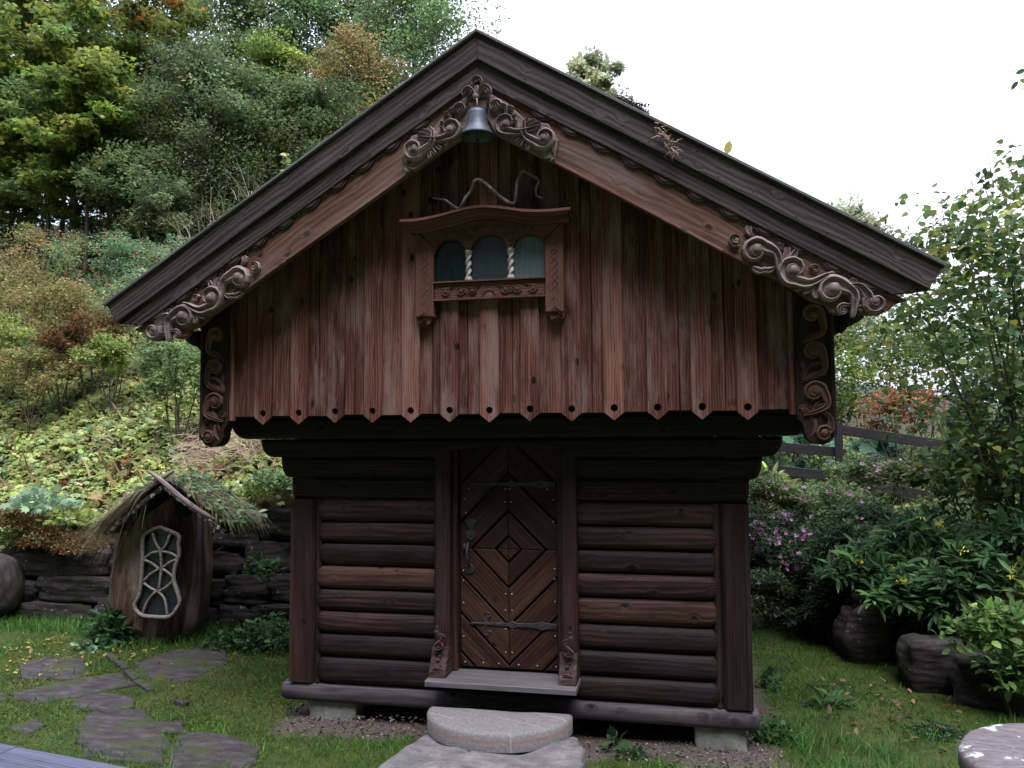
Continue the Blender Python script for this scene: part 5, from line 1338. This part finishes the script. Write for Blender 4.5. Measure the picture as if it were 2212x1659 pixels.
# sod roof
ya, yb = 1.28, 1.85
ap = at(352, 1050, ya); eL = at(226, 1152, ya); eR = at(486, 1148, ya)
m = MB(); mc = MB(); mt = MB(); me_ = MB()
for e_, s_ in ((eL, -1), (eR, 1)):
    d = V((e_.x-ap.x, 0, e_.z-ap.z)); L = d.length; u_ = d.normalized(); nn = V((-u_.z, 0, u_.x)); nn = nn if nn.z > 0 else -nn
    fr = (V((ap.x, 0, ap.z)), u_, nn, NF)
    m.prism([(-.01, -.02), (L, -.02), (L, .02), (0, .02)], fr, -yb, -ya, .003, r=.3)
    # frayed lichen-spotted bark edge
    zz = [(0, -.018)]+[(L*k/22, -.018-.016*rnd.random()) for k in range(1, 22)]+[(L+.01, -.02), (L+.01, .012), (0, .012)]
    me_.prism(zz, fr, -ya-.02, -ya+.015, .003, r=.9)
    off = -.17 if s_ > 0 else -.19
    mc.tube([fr[0]+u_*(off+(L+.02-off)*t)+nn*(.052+.012*math.sin(t*7+s_))+Y1*(ya-.03-.035*(s_ > 0)) for t in np.linspace(0, .86, 9)], [.014, .020, .023, .024, .025, .024, .022, .020, .015], 9, r=.7)
    nu, nv = 22, 20; vs, gs, fs = [], [], []
    for i in range(nu+1):
        for j in range(nv+1):
            a_ = -.03+(L+.02)*i/nu; y_ = ya+.01+(yb-ya)*j/nv
            h = .06+.05*math.sin(math.pi*min(1, i/nu*1.05))+mnoise.noise(V((a_*6, y_*6, s_)))*.04
            p = fr[0]+u_*a_+nn*h+Y1*y_; vs.append(p); gs.append(p)
    for i in range(nu):
        for j in range(nv): fs.append((i*(nv+1)+j, i*(nv+1)+j+1, (i+1)*(nv+1)+j+1, (i+1)*(nv+1)+j))
    b_ = len(vs); 
    mt.add(vs, fs, gs, .5, True)
    n = 420; tt = rng.random(n)*(L+.02); yy = rng.uniform(ya+.0, yb, n)
    base = np.array(fr[0])[None]+np.outer(tt, np.array(u_))+np.array(nn)[None]*(.08+.05*rng.random((n, 1))); base[:, 1] = yy
    gd = rng.normal(size=(n, 3))*.5+np.array(u_)[None]*.9+np.array(nn)[None]*.5; gd[:, 1] -= .25
    leaves('roof_herbs', base, gd, norms(n), .07*rng.uniform(.6, 1.4, n), 'oval', tints(G['rose']+G['dark'], n), M['leaf'], sh)
M['pole'] = wood('weathered_pole', (.05, .038, .032), (.13, .10, .088), (.27, .23, .21), knots=.8, vary=.3, ringf=20, bump=.006)
m.build('roof_board', M['dark'], sh); mc.build('crossed_pole', M['pole'], sh); mt.build('sod', M['sod'], sh); me_.build('bark_edge', M['bark_edge'], sh)
def droopgrass(name, base, vel, n_len, pal, parent=None, seg=5, width=.0035, grav=1.0, m_='grass'):
    """arching blades: each a strip following a falling curve"""
    base = np.asarray(base); n = len(base); vel = np.asarray(vel); L = np.asarray(n_len).reshape(-1, 1)
    ts = np.linspace(0, 1, seg+1); side = unit(np.cross(vel, np.array([0, 0, 1.0]))+1e-6+rng.normal(size=(n, 3))*.2)
    rows = []
    for t in ts:
        c = base+vel*L*t+np.array([0, 0, -1.0])*(L*t*t*.75*grav); wd = width*(1-.85*t)
        rows.append(c-side*wd); rows.append(c+side*wd)
    Vt = np.stack(rows, 1).reshape(-1, 3); k = 2*(seg+1)
    F = np.array([(2*i, 2*i+1, 2*i+3, 2*i+2) for i in range(seg)]); F = (np.arange(n)[:, None, None]*k+F[None]).reshape(-1, 4)
    me = bpy.data.meshes.new(name); me.vertices.add(len(Vt)); me.vertices.foreach_set('co', Vt.astype(np.float32).ravel())
    me.loops.add(F.size); me.loops.foreach_set('vertex_index', F.astype(np.int32).ravel()); me.polygons.add(len(F)); me.polygons.foreach_set('loop_start', (np.arange(len(F))*4).astype(np.int32)); me.update(calc_edges=True)
    a_ = me.attributes.new('tint', 'FLOAT_COLOR', 'POINT'); T = np.concatenate([tints(pal, n, None, .3), np.ones((n, 1))], 1); a_.data.foreach_set('color', np.repeat(T, k, axis=0).astype(np.float32).ravel())
    return link(name, me, parent, M[m_])
HAY = [(.26, .22, .13), (.20, .19, .09), (.32, .27, .18), (.16, .18, .07)]
for e_, s_ in ((eL, -1), (eR, 1)):
    d = V((e_.x-ap.x, 0, e_.z-ap.z)); L = d.length; u_ = np.array(d.normalized())
    n = 2300; t_ = rng.random(n)**(.8); yy = rng.uniform(ya-.02, yb, n)
    base = np.array(ap)[None]+np.outer(t_*(L+.02), u_); base[:, 2] += .10+.05*rng.random(n); base[:, 1] = yy
    v_ = np.outer(np.ones(n), u_*np.array([1.0, 1, .25]))+rng.normal(size=(n, 3))*.28; v_[:, 1] -= .15; v_[:, 2] += .25
    droopgrass('roof_grass', base, v_, rng.uniform(.06, .17, n)*(.6+.6*t_), HAY+[(.06, .12, .035), (.09, .14, .05)], sh, width=.0032, grav=1.15)
n = 3000; t_ = .12+.88*rng.random(n); dL = eL-ap
base = np.array(ap)[None]+np.outer(t_, np.array(dL)); base[:, 2] += .06+.06*rng.random(n); base[:, 1] = rng.uniform(ya-.05, ya+.75, n)
v_ = np.array((-1.0, -.30, .05))[None]+rng.normal(size=(n, 3))*.30
droopgrass('roof_grass', base, v_, rng.uniform(.10, .34, n), [(.34, .28, .19), (.27, .24, .14), (.40, .34, .25), (.20, .21, .10)], sh, width=.0036, grav=1.5)
# ================================================================== PLANTS ROUND THE YARD
def weeds(px, py, Y_, R, pal, kd_, ls, n, nm, lab, cat='plant', grp=None, dz=0):
    p = at(px, py, Y_); z = hz(p.x, p.y); c = (p.x, p.y, (z if z > p.z-.5 and dz == 0 else p.z))
    return low_clump(nm, lab, cat, c, R, G[pal] if isinstance(pal, str) else pal, kd_, ls, n, grp)
weeds(590, 1385, 1.7, (.42, .30, .30), 'peren', 'oval', .06, 900, 'leafy_plant', 'green weeds growing against the left corner of the storehouse')
weeds(510, 1385, 1.65, (.38, .22, .16), 'peren', 'oval', .055, 700, 'leafy_plant', 'low green weeds between the stump house and the storehouse')
weeds(560, 1250, 2.1, (.26, .16, .26), 'peren', 'lobed', .08, 120, 'leafy_plant', 'dark lobed leaves climbing the wall beside the stump house', dz=1)
weeds(210, 1400, 1.35, (.26, .18, .10), 'mint', 'lobed', .085, 60, 'leafy_plant', 'bluish lobed leaves at the left foot of the stump house')
weeds(245, 1380, 1.55, (.20, .2, .34), 'peren', 'lance', .14, 500, 'leafy_plant', 'tall green grassy weeds at the left foot of the stump house')
weeds(1790, 1508, 1.0, (.14, .12, .05), 'peren', 'lance', .15, 26, 'dandelion', 'rosette of long dandelion leaves in the right lawn')
weeds(1665, 1570, .25, (.16, .12, .12), 'peren', 'oval', .06, 160, 'leafy_plant', 'leafy weeds by the right end of the sill')
weeds(1660, 1460, 1.4, (.10, .2, .10), 'peren', 'lobed', .09, 34, 'leafy_plant', 'broad leaves behind the right corner post')
weeds(1325, 1600, -.10, (.05, .05, .13), 'peren', 'oval', .10, 12, 'seedling', 'young plant with upright leaves below the sill right of the step')
weeds(1365, 1630, -.2, (.10, .07, .06), 'peren', 'oval', .05, 60, 'leafy_plant', 'small weeds in the grass right of the slab')
weeds(2020, 1560, .55, (.22, .16, .05), 'dark', 'oval', .03, 500, 'leafy_plant', 'patch of small dark creeping leaves beside the stone table')
# taller grass round bases
def tallgrass(label, x, y, hgt, pal, w=.003):
    n = len(x); base = np.stack([x, y, H(x, y)-.005], 1); v_ = rng.normal(size=(n, 3))*.35; v_[:, 2] = 1.0
    o = droopgrass('tall_grass', base, v_, hgt*rng.uniform(.5, 1.2, n), pal, None, 4, w, .5); tag(o, label, kind='stuff')
xx, yy, _ = scatter(13000, -7.2, -1.7, 1.0, 2.5, lambda x, y: (edge_d(x, y) < 0) & (y > 1.75-.5*np.exp(-((x+4.1)**2)/.25)))
tallgrass('long dark green grass at the foot of the left wall', xx, yy, .15, GP)
xx, yy, _ = scatter(5200, -3.0, 2.4, -1.1, 0, lambda x, y: lawn_ok(x, y) & (np.abs(y+.62) < .5))
tallgrass('longer grass in front of the gravel strip', xx, yy, .075, GP, .0022)
cx_, cy_ = zip(*[(rnd.uniform(1.7, 2.8), rnd.uniform(-.9, .4)) for _ in range(30)])
xx = np.concatenate([rng.normal(a_, .08, 130) for a_ in cx_]); yy = np.concatenate([rng.normal(a_, .08, 130) for a_ in cy_])
tallgrass('soft bright green grass tufts beside the right end of the sill', xx, yy, .13, GP+[(.09, .18, .05)], .0022)

# ------------------------------------------------------------------ fence on the right terrace
fe = root('rail_fence', 'black stained wooden rail fence sloping down behind the flower bed', 'fence')
def rail(pa, pb, Ya, Yb, h):
    m = MB(); a_ = at(pa[0], pa[1], Ya); b_ = at(pb[0], pb[1], Yb); a_.z -= h; b_.z -= h
    m.board(a_, b_-a_, (0, 0, h), (0, -.03, 0), .004, 1); m.build('rail', M['fence'], fe)
def ext(pa, pb, t): return (pa[0]+(pb[0]-pa[0])*t, pa[1]+(pb[1]-pa[1])*t)
A = ((1660, 953), (1806, 966)); rail(ext(*A, -1.2), A[1], 6.5, 6.5, .135)
A = ((1629, 1000), (1806, 1019)); rail(ext(*A, -.8), A[1], 6.5, 6.5, .135)
A = ((1812, 917), (1959, 939)); rail(A[0], ext(*A, 3.2), 6.5, 6.5, .140)
A = ((1812, 968), (1903, 986)); rail(A[0], ext(*A, 5.2), 6.5, 6.5, .135)
A = ((1812, 1021), (1903, 1040)); rail(A[0], ext(*A, 5.2), 6.5, 6.5, .135)
for px, py in ((1809, 912), (2160, 962), (1520, 880)):
    a_ = at(px-8, py, 6.47); m = MB(); zb = hz(a_.x, 6.5)-.1; m.board((a_.x, 6.47, zb), (0, 0, a_.z-zb), (.10, 0, 0), (0, -.08, 0), .006); m.build('post', M['fence'], fe)

# ------------------------------------------------------------------ right terrace planting
def shr(nm, lab, px, py, Y_, R, pal, kd_, ls, nc, per, cat='shrub', **kw):
    p = at(px, py, Y_); zb = hz(p.x, p.y); kw.setdefault('base_z', min(zb, p.z))
    return shrub(nm, lab, (p.x, p.y, p.z), R, G[pal] if isinstance(pal, str) else pal, kd_, ls, nc, per, cat=cat, **kw)
G['hedge'] = [(.13, .20, .035), (.17, .24, .045), (.09, .16, .035), (.22, .26, .06), (.07, .12, .03)]
shr('lilac_shrub', 'big leafy lilac shrub with bare twig tips at the right edge', 2225, 715, 2.7, (1.50, .95, 1.50), 'lilac', 'heart', .070, 185, 42, stems=15, base_z=.8, cl=.26, stem_r=.019, cat='lilac shrub', up=-.25)
shr('lilac_shrub', 'leafy lower lilac branches at the right edge above the perennials', 2170, 1040, 2.9, (.85, .5, .42), 'lilac', 'heart', .07, 60, 40, stems=8, base_z=.7, cl=.28, stem_r=.012, cat='lilac shrub', up=-.2)
shr('lilac_shrub', 'lower spreading lilac branches hanging over the fence', 2230, 930, 3.4, (.85, .6, .7), 'lilac', 'heart', .07, 80, 42, stems=8, base_z=.9, cl=.26, stem_r=.014, cat='lilac shrub', up=-.2)
tw = root('bare_twigs', 'thin leafless twigs rising above the lilac shrub', 'twigs')
m = MB()
for (a_, b_, c_) in (((2140, 520), (2145, 400), (2122, 285)), ((2145, 470), (2120, 390), (2060, 345)), ((2060, 560), (2040, 480), (2030, 400)), ((2140, 450), (2160, 420), (2185, 405)), ((2100, 500), (2085, 440), (2088, 380)), ((1990, 560), (1975, 520), (1950, 500))):
    q = [at(*a_, 2.5), at(*b_, 2.45), at(*c_, 2.4)]; m.tube([V(t) for t in smooth2([tuple(t) for t in q], 4)], [.006*(1-.8*i/8) for i in range(9)], 5, cap=False)
m.build('twig', M['bark'], tw)
n = 46; P = np.array([tuple(at(rnd.uniform(1960, 2190), rnd.uniform(400, 500), 2.45)) for _ in range(n)])
leaves('withered_leaf', P, dirs(n, -.5), norms(n, .2, 1), .06*rng.uniform(.6, 1.2, n), 'lance', tints([(.12, .08, .05), (.10, .11, .04)], n), M['leaf'], tw)
tb = root('overhanging_branch', 'single leafy branch tip reaching in from the right edge against the sky', 'branch')
m = MB(); m.tube([at(2330, 120, 1.5), at(2260, 160, 1.5), at(2202, 196, 1.5)], [.012, .008, .003], 5); m.build('twig', M['bark'], tb)
n = 26; P = np.array([tuple(at(2195+rnd.random()*120, 200-rnd.random()*55+rnd.uniform(-15, 15), 1.5)) for _ in range(n)])
leaves('foliage', P, dirs(n, -.6), norms(n, .3, 1), .07*rng.uniform(.7, 1.2, n), 'oval', tints(G['lilac'], n), M['leaf'], tb)
# hedges and bushes beyond the fence
for k, (px, py, Y_, R, pal, lab) in enumerate((
  (1760, 850, 8.6, (1.0, .8, .75), 'hedge', 'yellow green bush beyond the fence just right of the corner board'),
  (1880, 790, 9.5, (1.3, .9, 1.0), 'hedge', 'fresh green bush beyond the fence under the roof eave'),
  (2030, 800, 10.0, (1.4, .9, 1.2), 'lilac', 'darker bush beyond the fence behind the lilac'),
  (2180, 830, 8.5, (1.3, .9, 1.2), 'hedge', 'bright yellow green bush beyond the fence at the right edge'),
  (1690, 900, 9.0, (1.0, .7, .8), 'lightg', 'green bush beyond the fence behind the corbelled logs'),
  (2320, 760, 8.0, (1.4, 1.0, 1.4), 'lilac', 'tall bush beyond the right picture edge'))):
    shr('hedge_bush', lab, px, py, Y_, R, pal, 'oval', .085, 60, 60, cat='bush', group='bushes beyond the fence', cl=.36)
shr('reddish_bush', 'rust red feathery bush behind the fence rails', 1955, 890, 6.95, (.62, .30, .34), [(.26, .10, .045), (.32, .13, .06), (.20, .09, .04), (.24, .17, .06)], 'tri', .05, 40, 80, cat='bush', cl=.36)
HO = [(.10, .20, .12), (.13, .25, .16), (.08, .16, .09), (.16, .28, .18)]
for (px, py, n, lab) in ((1685, 940, 50, 'hosta with broad blue green leaves behind the left fence rails'), (1765, 950, 36, 'hosta with broad leaves under the tip of the corner board'), (1880, 965, 50, 'hosta with broad blue green leaves right of the fence post'), (1755, 1010, 30, 'hosta with hanging leaves left of the fence post foot'), (1640, 1000, 40, 'pale edged hosta beside the corbelled logs')):
    p = at(px, py, 7.2); n2 = n; d = sph(n2); d[:, 2] = np.abs(d[:, 2]); P = np.array(p)+d*np.array((.42, .3, .22))*rng.random((n2, 1))**.5-np.array((0, 0, .12))
    tag(leaves('hosta', P, dirs(n2, -.1, d, .8), norms(n2, .5, .6)+np.array((0, -.5, 0)), .20*rng.uniform(.6, 1.2, n2), 'heart', tints(HO, n2), M['leaf']), lab, 'hosta', 'hostas behind the fence')
# ground layer on the terrace
def rsel(x, y, k):
    pal = G['hedge']+G['peren']+G['dark']; idx = rng.integers(0, len(G['hedge']), k); d = edge_d(x, y)
    m_ = (rng.random(k) < np.where(y > 6, .35, .75)); idx[m_] = len(G['hedge'])+rng.integers(0, 8, m_.sum()); return idx, pal
in_r = lambda x, y: (edge_d(x, y) > -.02) & (x > 1.4)
cover('terrace_plants', 'mixed green plants covering the bank on the right', 60000, (1.4, 11, .4, 14), in_r, None, 'oval', .085, .34, sel=rsel, up=.6, dup=.3)
cover('terrace_grass', 'light green grass on the terrace below the fence', 9000, (1.4, 6.5, 4.5, 9.5), in_r, [(.16, .22, .06), (.10, .18, .05), (.22, .24, .08)], 'blade', .22, .05, mat='grass', up=.1, dup=1.2)
# mallow with pink flowers
PINK = [(.55, .22, .48), (.62, .30, .58), (.48, .17, .38), (.66, .42, .62)]
for k, (px, py, Y_, R, nf, lab) in enumerate((
  (1665, 1075, 4.4, (.50, .40, .28), 16, 'pink flowered mallow highest beside the corbelled logs'),
  (1775, 1105, 4.2, (.55, .40, .30), 18, 'pink flowered mallow in the middle of the upper row'),
  (1885, 1035, 4.8, (.50, .40, .28), 34, 'pink flowered mallow climbing in front of the fence'),
  (1655, 1170, 3.9, (.46, .38, .34), 60, 'densely flowered pink mallow beside the corner post'),
  (1765, 1210, 3.6, (.58, .42, .38), 34, 'pink mallow hanging over the bank in the middle'),
  (1690, 1300, 3.3, (.46, .34, .34), 10, 'dark lower mallow with few pink flowers near the corner post'),
  (1900, 1160, 3.6, (.55, .40, .36), 5, 'mallow with pale lilac flowers in front of the lilac trunk'),
  (2110, 1050, 3.6, (.50, .35, .26), 16, 'pink flowered mallow seen between the lilac stems'))):
    r0, P = shr('mallow', lab, px, py, Y_, R, [(.05, .10, .045), (.07, .13, .05), (.035, .075, .035), (.10, .15, .06)] if py > 1120 else [(.10, .17, .06), (.15, .22, .07), (.07, .12, .05), (.19, .24, .10)], 'oval', .046, 50, 85, cat='flowering plant', group='pink mallows on the bank', cl=.36, stems=14, stem_r=.004)
    F_s = P[np.argsort(P[:, 1]-P[:, 2]*.25)[:int(len(P)*.22)]]; c_ = F_s[rng.integers(0, len(F_s), nf)]+np.array((0, -.03, .01))
    fd = unit(rng.normal(size=(nf, 3))*.5+np.array((.0, -1, .5))); e1 = unit(np.cross(fd, rng.normal(size=(nf, 3)))); e2 = np.cross(fd, e1)
    PP, DD, NN = [], [], []
    for q in range(5):
        an = q*1.2566; dd = e1*math.cos(an)+e2*math.sin(an)+fd*.55; PP.append(c_); DD.append(dd); NN.append(fd)
    T = np.tile(tints(PINK, nf, None, .12), (5, 1))
    leaves('flower', np.concatenate(PP), np.concatenate(DD), np.concatenate(NN), np.tile(.029*rng.uniform(.8, 1.3, nf), 5), 'heart', T, M['leaf_thin'], r0)
for (px, py, Y_, R, lab) in ((1830, 1290, 2.75, (.34, .25, .26), 'dark leafy weeds over the upright boulder'), (1850, 1200, 3.0, (.4, .3, .3), 'dark grassy plants between the mallows and the perennials')):
    shr('leafy_plant', lab, px, py, Y_, R, 'dark', 'lance', .10, 36, 60, cat='plant', cl=.4, stems=8, stem_r=.004)
# yellow flowered perennials and fresh bramble on the near bank
YF = [(.65, .55, .06), (.7, .6, .1)]
for (px, py, Y_, R, pal, kd_, ls, nf, lab) in (
  (1900, 1240, 2.5, (.42, .30, .26), 'peren', 'lance', .15, 3, 'tall green perennial with few yellow flowers, furthest left of its kind'),
  (2010, 1190, 2.5, (.42, .30, .30), 'peren', 'lance', .15, 4, 'green perennial with yellow flowers below the lilac trunk'),
  (1990, 1300, 2.0, (.40, .28, .22), 'peren', 'lance', .14, 4, 'green perennial with yellow flowers hanging over the rounded boulder'),
  (2110, 1270, 1.9, (.42, .30, .30), 'peren', 'lance', .14, 3, 'green perennial with small white and yellow flowers at the right'),
  (2210, 1200, 2.2, (.45, .32, .36), 'peren', 'lance', .15, 1, 'dark green perennial cut by the right picture edge')):
    r0, P = shr('perennial', lab, px, py, Y_, R, pal, kd_, ls, 34, 26, cat='flowering plant', group='yellow flowered perennials on the bank', cl=.34, stems=18, stem_r=.005, up=.15)
    c_ = P[np.argsort(P[:, 1]-P[:, 2])[:60]]; c_ = c_[rng.integers(0, 60, nf)]+np.array((0, -.04, .04)); k = nf*9
    leaves('flower', np.repeat(c_, 9, 0)+rng.normal(size=(k, 3))*.012, rng.normal(size=(k, 3))+np.array((0, -.8, .3)), norms(k), np.full(k, .038), 'lance', tints(YF, k, None, .1), M['leaf_thin'], r0)
shr('bramble', 'fresh light green bramble leaves over the low boulder at the right edge', 2175, 1400, 1.05, (.38, .22, .30), [(.10, .20, .05), (.14, .26, .07), (.20, .30, .08), (.08, .16, .05)], 'oval', .080, 40, 24, cat='plant', cl=.4, stems=10, stem_r=.005)
shr('leafy_plant', 'dark leafy plant in the shadow beside the upright boulder', 1770, 1350, 2.9, (.34, .2, .20), 'dark', 'lobed', .10, 10, 18, cat='plant', cl=.4, stems=5, stem_r=.004)
weeds(1655, 1060, 4.6, (.22, .15, .24), 'lime', 'lance', .22, 60, 'sword_leaves', 'upright yellow green sword shaped leaves beside the corbelled logs', dz=1)
# ================================================================== ON THE ROOF
def rooft(px, py): return at(px, py, .15)
for i, (px, py, n, L, lab) in enumerate(((552, 418, 60, .34, 'highest grass tuft on the left roof slope'), (465, 470, 26, .34, 'sparse tall grass stalks in the middle of the left roof slope'), (500, 452, 30, .22, 'low grass tuft below the highest one'), (420, 515, 34, .36, 'grass tuft with long arching stalks above the rose bushes'), (385, 545, 40, .24, 'dense low grass tuft nearest the left eave'), (780, 250, 22, .22, 'thin grass blades on the left slope near the birch'), (880, 175, 26, .10, 'short grass blades near the roof peak'), (690, 315, 22, .16, 'short grass blades above the middle of the left slope'))):
    p = rooft(px, py); b_ = np.array(p)[None]+rng.normal(size=(n, 3))*np.array((.09, .12, .02)); v_ = rng.normal(size=(n, 3))*.45+np.array((-.25, -.1, 1.0))
    tag(droopgrass('grass_tuft', b_-np.array((0, 0, .05)), v_, L*rng.uniform(.4, 1.1, n), HAY+[(.10, .16, .07)], None, 6, .0028, .75), lab, 'grass tuft', 'grass tufts on the turf roof')
p = rooft(618, 375); r0 = root('vine_shoot', 'fresh green leafy shoot standing on the left roof slope', 'plant')
m = MB(); m.tube([p-Z1*.1, p+V((.005, 0, .06)), p+V((-.01, 0, .14))], .003, 5); m.build('stem', M['straw'], r0)
P = np.array([tuple(p+V((rnd.uniform(-.03, .03), rnd.uniform(-.02, .02), .02+.14*k/9))) for k in range(10)]); leaves('foliage', P, dirs(10, -.3), norms(10, .2)+np.array((0, -1, 0)), np.full(10, .055), 'heart', tints([(.22, .34, .10), (.28, .40, .14)], 10), M['leaf'], r0)
p = at(1569, 328, -.60); r0 = leaves('standing_leaf', np.array([tuple(p-Z1*.02)]), np.array([(.25, 0, 1.0)]), np.array([(0, -1, 0.)]), np.array([.095]), 'oval', np.array([(.45, .42, .10)]), M['leaf']); tag(r0, 'single yellow leaf standing upright on the right roof edge', 'leaf')
m = MB()
for k in range(46):
    t = rnd.random(); c = at(1408+50*t, 262+68*t, -.795)+V((rnd.gauss(0, .010), 0, rnd.gauss(0, .010)))
    d = V((rnd.gauss(.5, .6), rnd.gauss(0, .2), rnd.gauss(-.6, .6))).normalized()*rnd.uniform(.03, .07); m.tube([c, c+d*.5+V((rnd.gauss(0, .008), -.006, rnd.gauss(0, .008))), c+d], [.0022, .002, .001], 4, cap=False)
tag(m.build('dry_roots', M['straw']), 'tangle of pale dry roots hanging over the right bargeboard', 'dry roots')
for (a_, b_, lab) in (((1335, 218), (1395, 243), 'dark moss cushion on the upper right roof edge'), ((1840, 480), (1990, 548), 'dark moss crust along the lower right roof edge')):
    n = 900; t = rng.random(n); P = np.stack([np.array(at(a_[0]+(b_[0]-a_[0])*q, a_[1]+(b_[1]-a_[1])*q+3, -.66)) for q in t])+rng.normal(size=(n, 3))*np.array((.01, .05, .008))
    tag(leaves('roof_moss', P, dirs(n, .8), norms(n), rng.uniform(.01, .028, n), 'tri', tints([(.05, .04, .03), (.07, .07, .035), (.03, .03, .025)], n), M['leaf']), lab, 'moss')
